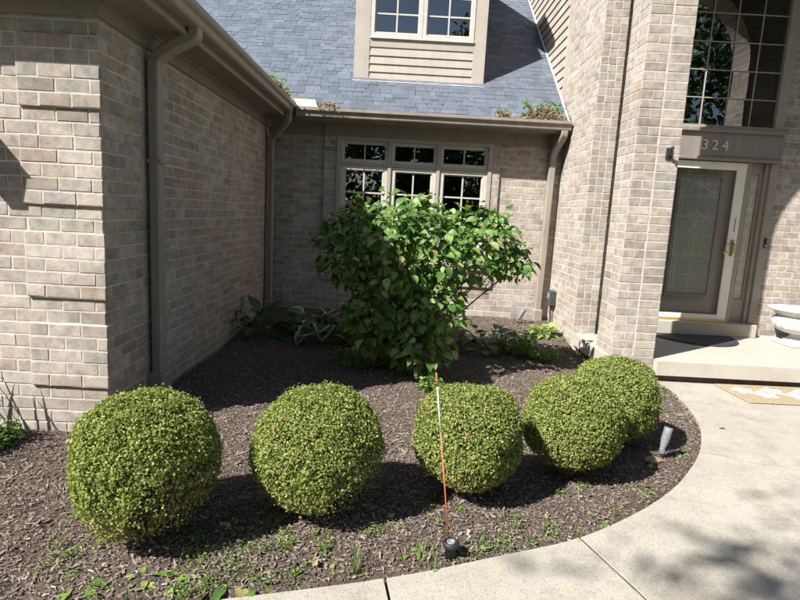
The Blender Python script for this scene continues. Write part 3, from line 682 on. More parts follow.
g = MB(); g.add([(dx0+st, ysd+.016, .425), (dx1-st, ysd+.016, .425), (dx1-st, ysd+.016, 2.185), (dx0+st, ysd+.016, 2.185)], [(0, 1, 2, 3)]); g.build('pane', 'storm_glass', storm)
m = MB(); m.box((dx0-.01, ysd-.012, .336), (dx1+.01, ysd+.03, .3645)); m.build('threshold', 'brass', storm)
m = MB(); hx = dx1-.055; m.cbox((hx-.018, ysd-.012, 1.16), (hx+.018, ysd-.0005, 1.36), .003); m.tube([(hx, ysd-.012, 1.32), (hx, ysd-.055, 1.31), (hx, ysd-.06, 1.25), (hx, ysd-.055, 1.2), (hx, ysd-.012, 1.19)], .009, 8); m.tube([(hx, ysd-.03, 1.30), (hx-.07, ysd-.035, 1.30)], .008, 8); m.build('door_handle', 'brass', storm, True)
m = MB()
for k in range(9): m.box((hx-.008+.003*(k % 2), ysd-.0025, 1.46+k*.019), (hx+.009, ysd-.0008, 1.470+k*.019))
m.build('sticker', 'dark_metal', storm)
m = MB(); m.cbox((4.415, EY-.028, 1.28), (4.447, EY-.0105, 1.40), .004); dbell = m.build('doorbell', 'dark_metal', house)
m = MB(); m.cbox((4.424, EY-.034, 1.30), (4.438, EY-.0285, 1.318), .002); m.build('button', 'white_plastic', dbell)
# tall window over the door
tx0, tx1, tz0, tz1 = 2.79, 4.47, 2.656, 4.99
m = MB(); m.box((tx0, YD-.02, tz0), (tx0+.11, YD+.1, tz1)); m.box((tx1-.11, YD-.02, tz0), (tx1, YD+.1, tz1)); m.box((tx0+.11, YD-.02, tz0), (tx1-.11, YD+.1, tz0+.04)); m.box((tx0+.11, YD-.02, tz1-.1), (tx1-.11, YD+.1, tz1)); tall = m.build('tall_window', 'doorpaint', house)
nc, nr = 5, 7; xa, xb, za, zb = tx0+.11, tx1-.11, tz0+.04, tz1-.1
for i in range(nc):
    for j in range(nr):
        pa, pb = xa+(xb-xa)*i/nc, xa+(xb-xa)*(i+1)/nc; qa, qb = za+(zb-za)*j/nr, za+(zb-za)*(j+1)/nr; t = rng.uniform(-.001, .001)
        g = MB(); g.add([(pa, YD+.03+t, qa), (pb, YD+.03-t, qa), (pb, YD+.03-t, qb), (pa, YD+.03+t, qb)], [(0, 1, 2, 3)]); g.build('pane', 'glass', tall)
for i in range(1, nc): c = xa+(xb-xa)*i/nc; g = MB(); g.box((c-.005, YD+.014, za), (c+.005, YD+.027, zb)); g.build('muntin', 'sash_taupe', tall)
for j in range(1, nr): c = za+(zb-za)*j/nr; g = MB(); g.box((xa, YD+.016, c-.005), (xb, YD+.0265, c+.005)); g.build('muntin', 'sash_taupe', tall)
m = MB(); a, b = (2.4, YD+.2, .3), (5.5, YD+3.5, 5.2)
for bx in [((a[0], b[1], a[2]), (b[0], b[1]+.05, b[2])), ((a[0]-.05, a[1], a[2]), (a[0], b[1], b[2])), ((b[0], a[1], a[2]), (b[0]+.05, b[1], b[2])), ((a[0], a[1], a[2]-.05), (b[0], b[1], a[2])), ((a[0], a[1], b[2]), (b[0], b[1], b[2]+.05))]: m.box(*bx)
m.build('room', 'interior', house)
# house number
for ch, x in (('3', 3.535), ('2', 3.655), ('4', 3.775)):
    cu = bpy.data.curves.new('house_number', 'FONT'); cu.body = ch; cu.size = .165; cu.extrude = .006; cu.bevel_depth = .0012; cu.align_x = 'CENTER'; cu.materials.append(MATS['number_metal'])
    tmp = bpy.data.objects.new('tmp', cu); me = bpy.data.meshes.new_from_object(tmp); bpy.data.objects.remove(tmp)
    o = link('house_number', me, house); o.location = (x, EY-.0285, 2.405); o.rotation_euler = (R_(90), 0, 0)
# flag bracket on the column
m = MB(); bx, bz = 2.46, 2.15
m.cbox((bx-.03, CY0-.018, bz-.05), (bx+.03, CY0-.0065, bz+.05), .003); m.tube([(bx, CY0-.015, bz-.02), (bx-.012, CY0-.10, bz+.045)], .016, 10); m.tube([(bx-.03, CY0-.09, bz+.02), (bx+.012, CY0-.06, bz+.03)], .006, 6); m.build('flag_bracket', 'dark_metal', house)
# outlet box on the entry wing wall
m = MB(); oy = 7.30; m.cbox((XR-.085, oy-.075, .36), (XR-.0075, oy+.075, .56), .01); ob = m.build('outlet_box', 'outlet_grey', house)
m = MB(); m.cbox((XR-.093, oy-.05, .45), (XR-.0855, oy+.05, .53), .003); m.build('cover', 'grey_metal', ob)
m = MB(); m.tube([(XR-.05, oy, .36), (XR-.05, oy-.01, .28), (XR-.04, oy-.02, .2), (XR-.05, oy-.03, .12)], .016, 8); m.build('conduit', 'outlet_grey', ob)
# ------------------------------------------------------------ finish bricks: the 300 that show largest become objects, the rest joins its wall
def brick_verts(l, h, r):
    c = .003; dp = .05; a, b = l/2, h/2
    j = lambda s=.0016: r.uniform(-s, s)
    fr = [(-a+c+j(), j(.0012), -b+c+j()), (a-c+j(), j(.0012), -b+c+j()), (a-c+j(), j(.0012), b-c+j()), (-a+c+j(), j(.0012), b-c+j())]
    rim = [(-a+j(), c, -b+j()), (a+j(), c, -b+j()), (a+j(), c, b+j()), (-a+j(), c, b+j())]
    bk = [(x, dp, z) for x, _, z in rim]
    return fr+rim+bk
BF = [(0, 1, 2, 3)]+[(4+i, 4+(i+1) % 4, (i+1) % 4, i) for i in range(4)]+[(8+i, 8+(i+1) % 4, 4+(i+1) % 4, 4+i) for i in range(4)]
def shown(c, N, area):
    x, y, d = project(c)
    if d < .3 or not (-15 < x < 815 and -15 < y < 615): return 0
    vd = Vector((0, 0, CAMZ))-c; cs = N.dot(vd)/vd.length
    return area*max(0, cs)/d**2
score = [shown(b[1], b[3], b[4]*b[5]) for b in BR]
order = sorted(range(len(BR)), key=lambda i: -score[i]); solo = set(order[:300])
cache = {}; per = {}
for i, (wl, c, U, N, l, h, mi) in enumerate(BR):
    if i in solo:
        key = (round(l, 2), round(h, 3), random.randrange(3))
        if key not in cache:
            me = bpy.data.meshes.new('brick'); me.from_pydata(brick_verts(l, h, rng), [], BF); me.materials.append(BM[0]); me.update(); cache[key] = me
        o = link('brick', cache[key], wl); o.material_slots[0].link = 'OBJECT'; o.material_slots[0].material = BM[mi]
        M = Matrix(((U.x, -N.x, 0, c.x), (U.y, -N.y, 0, c.y), (0, 0, 1, c.z), (0, 0, 0, 1))); M = M@Matrix.Rotation(rng.uniform(-.004, .004), 4, 'Y'); o.matrix_world = M
    else: per.setdefault(wl, []).append(i)
for wl, ids in per.items():
    n = len(ids); V = np.zeros((n, 12, 3)); mi = np.zeros(n, int)
    for q, i in enumerate(ids):
        _, c, U, N, l, h, mm = BR[i]; L = np.array(brick_verts(l, h, rng)); V[q] = np.array(c)+L[:, :1]*np.array(U)-L[:, 1:2]*np.array(N)+L[:, 2:]*np.array((0, 0, 1)); mi[q] = mm
    F = (np.array(BF)[None]+12*np.arange(n)[:, None, None]).reshape(-1, 4)
    stuff(np_mesh('bricks', V.reshape(-1, 3), F, ['brick%d' % k for k in range(len(BM))], np.repeat(mi, 9), wl))
# shingles in the same way
def shingle_verts(w_, t):
    e = .185; return [(-w_/2+.002, -.0, 0), (w_/2-.002, 0, 0), (w_/2-.002, e, -.006), (-w_/2+.002, e, -.006), (-w_/2+.002, 0, t), (w_/2-.002, 0, t), (w_/2-.002, e, .004), (-w_/2+.002, e, .004)]
SF = [(4, 5, 6, 7), (0, 1, 5, 4), (1, 2, 6, 5), (3, 0, 4, 7)]
ang = math.atan(SL); ca, sa = math.cos(ang), math.sin(ang); RN = Vector((0, -sa, ca))
sc = [shown(Vector(s[:3]), RN, s[3]*.14) for s in SH]; od = sorted(range(len(SH)), key=lambda i: -sc[i]); solo = set(od[:300]); rest = []; cache = {}
for i, (x, y_, z, w_, t, mi) in enumerate(SH):
    if i in solo:
        key = (round(w_, 2), t)
        if key not in cache:
            me = bpy.data.meshes.new('shingle'); me.from_pydata(shingle_verts(key[0], t), [], SF); me.materials.append(MATS['shingle0']); me.update(); cache[key] = me
        o = link('shingle', cache[key], roof); o.material_slots[0].link = 'OBJECT'; o.material_slots[0].material = MATS['shingle%d' % mi]; o.rotation_euler = (ang, 0, 0); o.location = Vector((x, y_, z))+RN*.008
    else: rest.append(i)
V = []; mi = []
for i in rest:
    x, y_, z, w_, t, m_ = SH[i]; L = np.array(shingle_verts(w_, t)); o = np.array((x, y_, z))+np.array(RN)*.008
    V.append(np.c_[L[:, 0]+o[0], L[:, 1]*ca-L[:, 2]*sa+o[1], L[:, 1]*sa+L[:, 2]*ca+o[2]]); mi.append(m_)
F = (np.array(SF)[None]+8*np.arange(len(V))[:, None, None]).reshape(-1, 4)
stuff(np_mesh('shingles', np.concatenate(V), F, ['shingle%d' % k for k in range(6)], np.repeat(mi, 4), roof))
# ------------------------------------------------------------ foliage helpers
def frames(n, dirs, rg, roll=True):
    """orthonormal frames whose z axis is close to dirs (n,3)"""
    z = dirs/np.linalg.norm(dirs, axis=1, keepdims=True); a = rg.normal(size=(n, 3)); x = a-z*np.sum(a*z, 1, keepdims=True); x /= np.linalg.norm(x, axis=1, keepdims=True)
    return x, np.cross(z, x), z
def scatter_leaves(name, P, Nn, L, W, mats, midx, parent=None, rg=rng, fold=.25):
    """one folded rhombic leaf (2 quads-worth, 6 verts) at each point"""
    n = len(P); x, y, z = frames(n, Nn, rg); L = L[:, None]; W = W[:, None]
    f = fold*W
    v = np.stack([P-x*L*.5, P-x*L*.1+y*W*.5+z*f, P+x*L*.22+y*W*.42+z*f, P+x*L*.5-z*f*.4, P+x*L*.22-y*W*.42+z*f, P-x*L*.1-y*W*.5+z*f], 1).reshape(-1, 3)
    b = 6*np.arange(n)[:, None]
    F = np.concatenate([b+np.array([[0, 1, 2, 3]]), b+np.array([[0, 3, 4, 5]])], 1).reshape(-1, 4)
    return np_mesh(name, v, F, mats, None if midx is None else np.repeat(midx, 2), parent)
def leaf_arrays(L, W, droop, fold=.12, ns=6, nc=4, tip=1.3, wav=0., rg=rng, stalk=0., lobes=0):
    """a big curved leaf along +x, normal +z; returns verts, quads, edge value"""
    vs = []; ed = []
    for i in range(ns+1):
        t = i/ns; wv = W*.5*(math.sin(math.pi*min(1, t**.75*.97+.03)))**.8*(1 if t < .98 else .1)
        wv = W*.5*max(.03, math.sin(math.pi*t**.8))**.9
        if lobes: wv *= .62+.38*abs(math.sin(t*math.pi*lobes))
        a = droop*t; r = L/max(droop, 1e-3)
        px = r*math.sin(a) if droop > 1e-3 else L*t; pz = -r*(1-math.cos(a)) if droop > 1e-3 else 0
        for j in range(nc+1):
            s = j/nc*2-1
            vs.append((px+stalk, s*wv, pz+fold*abs(s)*wv*2+wav*math.sin(t*9+s*3)*W)); ed.append(max(abs(s), 0 if t < .85 else (t-.85)*5))
    F = [(i*(nc+1)+j, i*(nc+1)+j+1, (i+1)*(nc+1)+j+1, (i+1)*(nc+1)+j) for i in range(ns) for j in range(nc)]
    return np.array(vs), F, ed
def leaf_meshes(name, mat, specs):
    out = []
    for sp in specs:
        V, F, ed = leaf_arrays(**sp); me = bpy.data.meshes.new(name); me.from_pydata([tuple(v) for v in V], [], F); me.materials.append(MATS[mat])
        me.polygons.foreach_set('use_smooth', [True]*len(F)); a = me.attributes.new('edge', 'FLOAT', 'POINT'); a.data.foreach_set('value', ed); me.update(); out.append(me)
    return out
def rot_to(xdir, up, roll=0):
    x = Vector(xdir).normalized(); u = Vector(up); y = u.cross(x)
    if y.length < 1e-3: y = Vector((0, 1, 0)).cross(x)
    y.normalize(); z = x.cross(y); return Matrix((x, y, z)).transposed().to_4x4()@Matrix.Rotation(roll, 4, 'X')
# ------------------------------------------------------------ clipped boxwoods
def boxwood(cx, cy, R, zc, label, seed, n=26000, bare=None, squash=.96, xs_=1.0):
    rg = np.random.default_rng(seed); z0 = float(bedz([cx], [cy])[0])
    t = thing('boxwood_shrub', label, 'shrub', (cx, cy, z0), 'clipped boxwood balls in the bed'); zc = zc-z0
    d = rg.normal(size=(n, 3)); d /= np.linalg.norm(d, axis=1, keepdims=True)
    d = d[d[:, 2] > -.88]; n = len(d)
    rho = np.hypot(d[:, 0], d[:, 1]); lump = .965*(rho**2.5+np.abs(d[:, 2])**2.5)**-.4+.07*snoise(d, 2.0, seed)+.03*snoise(d, 6, seed+1)+.022*snoise(d, 15, seed+2)+.012*snoise(d, 33, seed+3)
    r = R*lump*(1-.30*np.abs(rg.normal(size=n))**1.6*.5); sh = rg.random(n) < .02*(1+snoise(d, 5, seed+8)); r = np.where(sh, R*lump*(1+rg.uniform(.0, .055, n)), r)
    r = np.clip(r, R*.45, None)*(1-.12*np.clip(-d[:, 2]-.1, 0, 1)**1.0)
    P = d*r[:, None]*np.array([xs_, 1, squash])+np.array([0, 0, zc])
    P[:, 2] = np.where(P[:, 2] < .03, .03+rg.uniform(0, .05, n), P[:, 2])
    keep = rg.random(n) < np.clip(.28+.95*(d[:, 2]+.85), .0, 1)
    if bare is not None:
        b = np.array(bare)/np.linalg.norm(bare); keep &= ~((d@b > .70) & (rg.random(n) < .85))
    cl = snoise(d, 7, seed+5)
    keep &= ~((cl+.5*snoise(d, 17, seed+9) < -.5) & (rg.random(n) < .6))
    P, d, cl = P[keep], d[keep], cl[keep]; n = len(P)
    Nn = d*.75+rg.normal(size=(n, 3))*.55+np.array([0, 0, .25])
    s = rg.uniform(.75, 1.25, n); pt = snoise(d, 3.4, seed+6)+.6*snoise(d, 11, seed+7); dry = (rg.random(n) < np.where(d[:, 2] < -.2, .22, .03)+.45*np.clip(pt-.55, 0, 1)).astype(int)
    scatter_leaves('foliage', P, Nn, .0128*s, .0082*s, ['boxwood', 'boxwood_dry'], dry, t, rg)
    m = MB()
    for k in range(90):                              # stems and twigs inside the ball
        a = rg.uniform(0, 6.28); u = rg.uniform(-.35, .95); q = Vector((math.cos(a)*math.sqrt(max(0, 1-u*u)), math.sin(a)*math.sqrt(max(0, 1-u*u)), u))
        e = Vector((0, 0, zc))+q*R*rg.uniform(.75, .95); mid = Vector((0, 0, zc*.5))+q*R*.35+Vector(rg.normal(size=3))*.02
        m.tube([(rg.uniform(-.02, .02), rg.uniform(-.02, .02), -.02), tuple(mid), tuple(e)], .006, 5, radii=[1.3, .8, .3])
    m.build('stems', 'twig', t)
    return t
boxwood(-1.06, 2.30, .335, .318, 'largest clipped boxwood ball, beside the brick garage corner, with a thin bare lower side', 11, 76000, bare=(.75, -.45, -.5), xs_=.92)
boxwood(-.344, 2.567, .322, .305, 'round clipped boxwood between the garage corner boxwood and the marker stake', 22, 70000, bare=(.8, -.2, -.75))
boxwood(.425, 2.83, .295, .30, 'round clipped boxwood standing right behind the orange and white marker stake', 33, 64000)
boxwood(1.07, 3.12, .295, .305, 'clipped boxwood touching the boxwood by the porch column, nearer the stake', 44, 62000)
boxwood(1.50, 3.62, .30, .30, 'clipped boxwood in front of the brick porch column beside the spotlight', 55, 62000)
# ------------------------------------------------------------ big leafy shrub
def big_shrub():
    rg = np.random.default_rng(3); bx, by = .08, 5.2; z0 = float(bedz([bx], [by])[0])
    t = thing('leafy_shrub', 'tall green shrub with broad pointed leaves in front of the rear window', 'shrub', (bx, by, z0))
    lobes = [((-.05, 5.2, 1.10), (.62, .62, .46), 1.0), ((-.50, 5.15, 1.12), (.28, .38, .30), .5), ((-.18, 5.15, 1.30), (.42, .45, .28), .5), ((.45, 5.2, 1.15), (.48, .50, .36), .7), ((.83, 5.2, 1.25), (.26, .36, .25), .35),
             ((1.03, 5.15, 1.06), (.20, .26, .15), .22), ((.02, 5.2, .60), (.42, .46, .48), .8), ((.30, 5.05, .62), (.34, .40, .30), .5), ((.25, 4.95, .28), (.30, .28, .24), .3), ((-.25, 5.1, .45), (.22, .36, .34), .35), ((.10, 5.1, 1.48), (.30, .3, .14), .2), ((.78, 5.2, 1.42), (.16, .2, .12), .14)]
    P = []; D = []; tot = sum(l[2] for l in lobes); NL = 3900
    for c, r, wgt in lobes:
        n = int(NL*wgt/tot); d = rg.normal(size=(n, 3)); d /= np.linalg.norm(d, axis=1, keepdims=True); rad = rg.uniform(.45, 1.0, n)**.5*rg.uniform(.92, 1.08, n)
        P.append(np.array(c)+d*rad[:, None]*np.array(r)); D.append(d)
    P = np.concatenate(P); D = np.concatenate(D)
    for sx, sy, sz, hh in ((-.38, 5.1, 1.38, .22), (-.12, 5.2, 1.5, .2), (.22, 5.15, 1.46, .2), (.5, 5.2, 1.42, .2), (.86, 5.2, 1.42, .22), (1.08, 5.1, 1.12, .16), (-.66, 5.1, 1.22, .16), (.70, 5.25, 1.40, .18)):
        for q in range(16):
            u = rg.random(); P = np.vstack([P, [[sx+rg.normal()*.035+.1*u*rg.normal(), sy+rg.normal()*.04, sz+hh*u]]]) if not isinstance(P, list) else P
            D = np.vstack([D, [[rg.normal(), rg.normal(), .6]]])
    # thin out in clumps so that gaps remain
    k = snoise(P, 5.5, 9) > -.62; P, D = P[k], D[k]; n = len(P)
    P = P-np.array([bx, by, z0])
    P[:, 2] = np.maximum(P[:, 2], .06)
    specs = [dict(L=.098, W=.058, droop=.9, fold=.16, ns=5, nc=2), dict(L=.112, W=.06, droop=1.3, fold=.12, ns=5, nc=2), dict(L=.082, W=.052, droop=.6, fold=.2, ns=5, nc=2), dict(L=.092, W=.055, droop=1.0, fold=.22, ns=5, nc=2, wav=.03)]
    LM = leaf_meshes('leaf', 'shrub_leaf', specs); LA = [leaf_arrays(**s)[:2] for s in specs]
    vis = -(P[:, 1])+.55*D[:, 0]*0+P[:, 2]*.25+rg.uniform(0, .12, n); solo = set(np.argsort(-vis)[:300].tolist())
    V = []; Fq = []; off = 0
    for i in range(n):
        q = D[i]; hd = np.array([q[0]+rg.normal()*.6, q[1]+rg.normal()*.6, -.15+rg.normal()*.28+.25*q[2]])
        up = np.array([q[0]*.5+rg.normal()*.3, q[1]*.5-.15+rg.normal()*.3, 1.]); M = rot_to(hd, up, rg.normal()*.35); s = rg.uniform(.6, 1.3); vi = int(rg.integers(4))
        M = Matrix.Translation(Vector(P[i]))@M@Matrix.Scale(s, 4)
        if i in solo: o = link('leaf', LM[vi], t); o.matrix_local = M
        else:
            A = np.array(M); lv, lf = LA[vi]; V.append(lv@A[:3, :3].T+A[:3, 3]); Fq.append(np.array(lf)+off); off += len(lv)
    stuff(np_mesh('leaves', np.concatenate(V), np.concatenate(Fq), ['shrub_leaf'], None, t, smooth=True))
    m = MB()
    for c, r, wgt in lobes:
        e = Vector(c)-Vector((bx, by, z0))
        for q in range(3 if wgt > .3 else 2):
            f_ = e+Vector((rg.normal()*r[0]*.45, rg.normal()*r[1]*.4, rg.normal()*r[2]*.4)); s0 = Vector((rg.uniform(-.1, .1), rg.uniform(-.1, .1), -.03)); md = s0.lerp(f_, .5)+Vector((rg.normal()*.05, rg.normal()*.05, .08))
            m.tube([tuple(s0), tuple(s0.lerp(md, .5)+Vector((0, 0, .06))), tuple(md), tuple(f_)], .011, 6, radii=[1.2, 1, .75, .35])
            for z_ in range(4):
                b0 = md.lerp(f_, rg.uniform(.2, .9)); b1 = b0+Vector((rg.normal()*.14, rg.normal()*.14, rg.uniform(-.02, .2))); m.tube([tuple(b0), tuple(b1)], .004, 5)
    m.build('branches', 'twig', t)
    return t
big_shrub()
# ------------------------------------------------------------ hostas and other plants
def rosette(name, label, cat, x, y, mat, nleaf, L, W, seed, droop=1.5, lift=.9, group=None, spread=.05, fold=.1, zs=1, ns=6, nc=4, stalk=.3, stem=True, wav=.02, lobes=0):
    rg = np.random.default_rng(seed); z0 = float(bedz([x], [y])[0]); t = thing(name, label, cat, (x, y, z0), group)
    LM = leaf_meshes('leaf', mat, [dict(L=L*a, W=W*b, droop=droop*c, fold=fold, ns=ns, nc=nc, wav=wav, lobes=lobes) for a, b, c in ((1, 1, 1), (.85, .95, .8), (1.1, 1.0, 1.15))])
    m = MB()
    for k in range(nleaf):
        a = 2.4*k+rg.uniform(-.3, .3); u = (k+.5)/nleaf; el = lift*(1.05-u*.85)+rg.normal()*.08; st = L*stalk*(1.25-.5*u)*rg.uniform(.8, 1.15)
        dr = Vector((math.cos(a)*math.cos(el), math.sin(a)*math.cos(el), math.sin(el))); b = Vector((math.cos(a)*spread*u, math.sin(a)*spread*u, -.01)); e = b+dr*st
        if stem: m.tube([tuple(b), tuple(b.lerp(e, .6)+Vector((0, 0, .01))), tuple(e)], .004, 5)
        M = Matrix.Translation(e)@rot_to((dr.x, dr.y, dr.z*.55), (0, 0, 1), rg.normal()*.2)@Matrix.Scale(rg.uniform(.75, 1.1), 4)
        o = link('leaf', LM[k % 3], t); o.matrix_local = M
    if stem: m.build('stalks', 'stem_green', t)
    return t
rosette('hosta_plant', 'white edged hosta between the corner plant and the big shrub', 'hosta', -.82, 6.35, 'hosta', 34, .27, .21, 61, 1.0, .8, stalk=1.1)
rosette('hosta_plant', 'smaller white edged hosta under the rear window, tight behind the big shrub', 'hosta', -.34, 6.55, 'hosta', 18, .22, .16, 62, 1.0, .75, stalk=1.0)
rosette('broadleaf_plant', 'dark upright broad leaved plant in the corner by the garage wall', 'plant', -1.56, 6.25, 'hosta_plain', 20, .32, .15, 63, 1.0, 1.15, stalk=.7)
rosette('hosta_plant', 'dark blue green hosta growing between the big shrub and the downspout', 'hosta', 1.02, 6.05, 'hosta_plain', 30, .20, .13, 64, .9, .9, stalk=1.1)
rosette('leafy_plant', 'bright yellow green leafy plant against the entry wing wall under the outlet', 'plant', 1.82, 6.75, 'bright_leaf', 24, .15, .085, 65, 1.1, 1.1, stalk=.7)
def tuft(name, label, cat, x, y, n, h, sp, mat, seed, w=.006, lean=.6, group=None):
    """tuft of thin arching blades, one mesh"""
    rg = np.random.default_rng(seed); z0 = float(bedz([x], [y])[0]); V = []; F = []; o = 0
    for k in range(n):
        a = rg.uniform(0, 6.28); b = np.array([rg.normal()*sp, rg.normal()*sp, -.01]); hh = h*rg.uniform(.5, 1.1); ln = lean*rg.uniform(.2, 1.2); pw = w*rg.uniform(.7, 1.2)
        sd = np.array([-math.sin(a), math.cos(a), 0]); q = 5
        for i in range(q+1):
            t = i/q; c = b+np.array([math.cos(a)*hh*ln*t*t, math.sin(a)*hh*ln*t*t, hh*(t-.28*ln*t*t*t)]); ww = pw*(1-t**1.6)+.0004; V += [c-sd*ww, c+sd*ww]
        F += [(o+2*i, o+2*i+1, o+2*i+3, o+2*i+2) for i in range(q)]; o += 2*(q+1)
    ob = np_mesh(name, np.array(V), np.array(F), [mat]); ob.location = (x, y, z0); return tag(ob, label, cat, group)
def feathery(name, label, x, y, n, h, sp, mat, seed, ls=.03, group=None, cat='plant'):
    """many thin stems with small leaflets"""
    rg = np.random.default_rng(seed); z0 = float(bedz([x], [y])[0]); t = thing(name, label, cat, (x, y, z0), group); P = []; Nn = []; m = MB()
    for k in range(n):
        a = rg.uniform(0, 6.28); r0 = sp*math.sqrt(rg.random()); b = Vector((math.cos(a)*r0*.6, math.sin(a)*r0*.6, -.01)); hh = h*rg.uniform(.55, 1.1); e = Vector((math.cos(a)*r0*1.25, math.sin(a)*r0*1.25, hh))
        m.tube([tuple(b), tuple(e)], .0022, 4)
        for q in range(9): f_ = rg.uniform(.25, 1.0); c = b.lerp(e, f_); P.append(np.array(c)+rg.normal(size=3)*ls*.6); Nn.append(np.array([rg.normal()*.5, rg.normal()*.5, 1]))
    P = np.array(P); s = rg.uniform(.7, 1.3, len(P)); m.build('stems', 'stem_green', t)
    scatter_leaves('leaves', P, np.array(Nn), ls*1.5*s, ls*.7*s, [mat], None, t, rg); return t
feathery('fern_clump', 'feathery bright green plant beside the dark hosta right of the shrub', 1.33, 5.95, 70, .26, .22, 'weed', 71, .028)
feathery('fern_clump', 'low green weedy clump between feathery plant and entry wing wall', 1.62, 5.85, 40, .12, .2, 'weed', 72, .024)
feathery('leafy_plant', 'pale spotted leafy plant at the left foot of the big shrub', -.42, 6.0, 50, .3, .2, 'weed', 73, .032)
feathery('leafy_plant', 'low dark groundcover patch in shade before the white edged hosta', -.3, 5.35, 60, .1, .3, 'shrub_leaf', 74, .03)
feathery('leafy_plant', 'small green seedling clump at the front foot of the shrub beside the stake top', .33, 4.55, 22, .12, .1, 'weed', 75, .03)
feathery('leafy_plant', 'light green sprig in the mulch behind the stake boxwood', .28, 4.05, 16, .09, .07, 'bright_leaf', 76, .03)
# long strap-leaved plant at the garage front (partly out of frame, its shadow falls on the wall)
tuft('strap_leaf_plant', 'dark strap leaved plant against the garage front wall with its shadow', 'plant', -2.64, 2.95, 110, .50, .12, 'hosta_plain', 81, .016, .8)
feathery('leafy_plant', 'low dark leafy weeds at the foot of the garage front wall', -2.42, 3.1, 70, .10, .17, 'shrub_leaf', 82, .034)
# weeds that can be told apart along the front edge
rosette('dandelion_weed', 'dark green jagged dandelion rosette at the walkway edge below the garage corner', 'weed', -1.19, 1.975, 'weed', 10, .16, .055, 91, .8, .35, stalk=.1, lobes=4, stem=False)
rosette('dandelion_weed', 'grey green jagged dandelion rosette at the walkway edge below the largest boxwood', 'weed', -.62, 2.03, 'shrub_leaf', 10, .15, .055, 92, .8, .35, stalk=.1, lobes=4, stem=False)
WLAB = ['bright green weed between the walkway and the largest boxwood', 'pale green weed in the mulch by the garage front corner', 'weed sprout just left of the orange tan dead leaf', 'weed sprout by the walkway below the second boxwood', 'green weed in open mulch between the stake boxwood and the big shrub', 'bright weed in front of the paired boxwoods', 'small weed at the foot of the spotlight rock', 'weed sprout beside the grass tuft at the stake', 'weed at the far garage end of the walkway edge', 'pale weed by the dandelions under the largest boxwood', 'weed sprout between the spotlight and the walkway curve', 'weed in the mulch at the edge of the garage shadow', 'weed sprout just behind the spotlight toward the walkway', 'bright weed by the walkway joint in front of the paired boxwoods']
for k, (x, y, s, r) in enumerate([(-.845, 2.0, 1, 0), (-1.75, 2.95, .9, 1), (-.50, 2.02, .8, 2), (-.22, 2.18, .7, 3), (.62, 4.10, .9, 4), (1.45, 3.0, .9, 5), (1.60, 3.25, .7, 6), (.1, 2.28, .7, 7), (-1.62, 1.98, .8, 8), (-.95, 2.02, .8, 9), (2.05, 3.75, .8, 10), (-.12, 4.25, .9, 11), (1.93, 3.55, .9, 12), (1.1, 2.66, .8, 13)]):
    rosette('weed_plant', WLAB[k], 'weed', x, y, 'bright_leaf' if k % 3 == 0 else 'weed', 8+k % 5, .06*s, .034*s, 100+k, .8, .7, group='small weeds in the mulch', stalk=.4, stem=False, ns=4, nc=2)
tuft('grass_tuft', 'tuft of green grass beside the black stake base at the walkway', 'grass', .18, 2.24, 26, .10, .035, 'grass', 111, .0035)
tuft('grass_tuft', 'grass tuft at the walkway edge below the second boxwood', 'grass', -.10, 2.13, 20, .11, .03, 'grass', 112, .0035)
tuft('grass_tuft', 'grass blades growing in the walkway joint', 'grass', .952, 2.44, 16, .045, .02, 'grass', 113, .003)
# ------------------------------------------------------------ mulch, litter and tiny weeds (uncountable)
def bed_points(n, rg, bias=1.0):
    out = []
    while sum(len(o) for o in out) < n:
        x = rg.uniform(-4.2, 2.65, n*2); y = 1.0+6.6*rg.random(n*2)**1.35
        k = inpoly(x, y, BED) & (rg.random(n*2) < bias); out.append(np.c_[x[k], y[k]])
    return np.concatenate(out)[:n]
def chips(name, n, smin, smax, seed, mats, probs):
    rg = np.random.default_rng(seed); P = bed_points(n, rg); z = bedz(P[:, 0], P[:, 1])
    L = rg.uniform(smin, smax, n)*np.where(rg.random(n) < .08, 1.8, 1); W = L*rg.uniform(.18, .55, n); T = np.clip(W*.35, .001, .005)
    L *= np.where(snoise(P, 4, 77) > .3, 1.35, 1.0); a = rg.uniform(0, 6.28, n); ti = rg.normal(size=n)*.30; ro = rg.normal(size=n)*.35
    x = np.c_[np.cos(a)*np.cos(ti), np.sin(a)*np.cos(ti), np.sin(ti)]; y = np.cross(np.array([0, 0, 1.]), x); y /= np.linalg.norm(y, axis=1, keepdims=True); zz = np.cross(x, y)
    y, zz = y*np.cos(ro)[:, None]+zz*np.sin(ro)[:, None], zz*np.cos(ro)[:, None]-y*np.sin(ro)[:, None]
    C = np.c_[P, z+rg.uniform(.0, .010, n)]
    vs = []
    for sz in (-1, 1):
        for sx, sy, k in ((-1, -1, .7), (1, -1, .85), (1, 1, .6), (-1, 1, 1.)): vs.append(C+x*(sx*L*.5)[:, None]+y*(sy*W*.5*k)[:, None]+zz*(sz*T*.5)[:, None])
    V = np.stack(vs, 1).reshape(-1, 3); f = np.array([(4, 5, 6, 7), (0, 1, 5, 4), (1, 2, 6, 5), (2, 3, 7, 6), (3, 0, 4, 7)])
    F = (f[None]+8*np.arange(n)[:, None, None]).reshape(-1, 4); mi = rg.choice(len(mats), p=np.array(probs)/sum(probs), size=n)
    o = stuff(np_mesh(name, V, F, mats, np.repeat(mi, 5))); return o
o = chips('mulch_chips', 150000, .005, .019, 201, ['chip%d' % k for k in range(7)], [6, 6, 3, 2.6, .7, 6, 4.5]); tag(o, 'brown and grey shredded wood mulch covering the planting bed', 'mulch')
rg = np.random.default_rng(207); P = bed_points(12000, rg); z = bedz(P[:, 0], P[:, 1])+.009
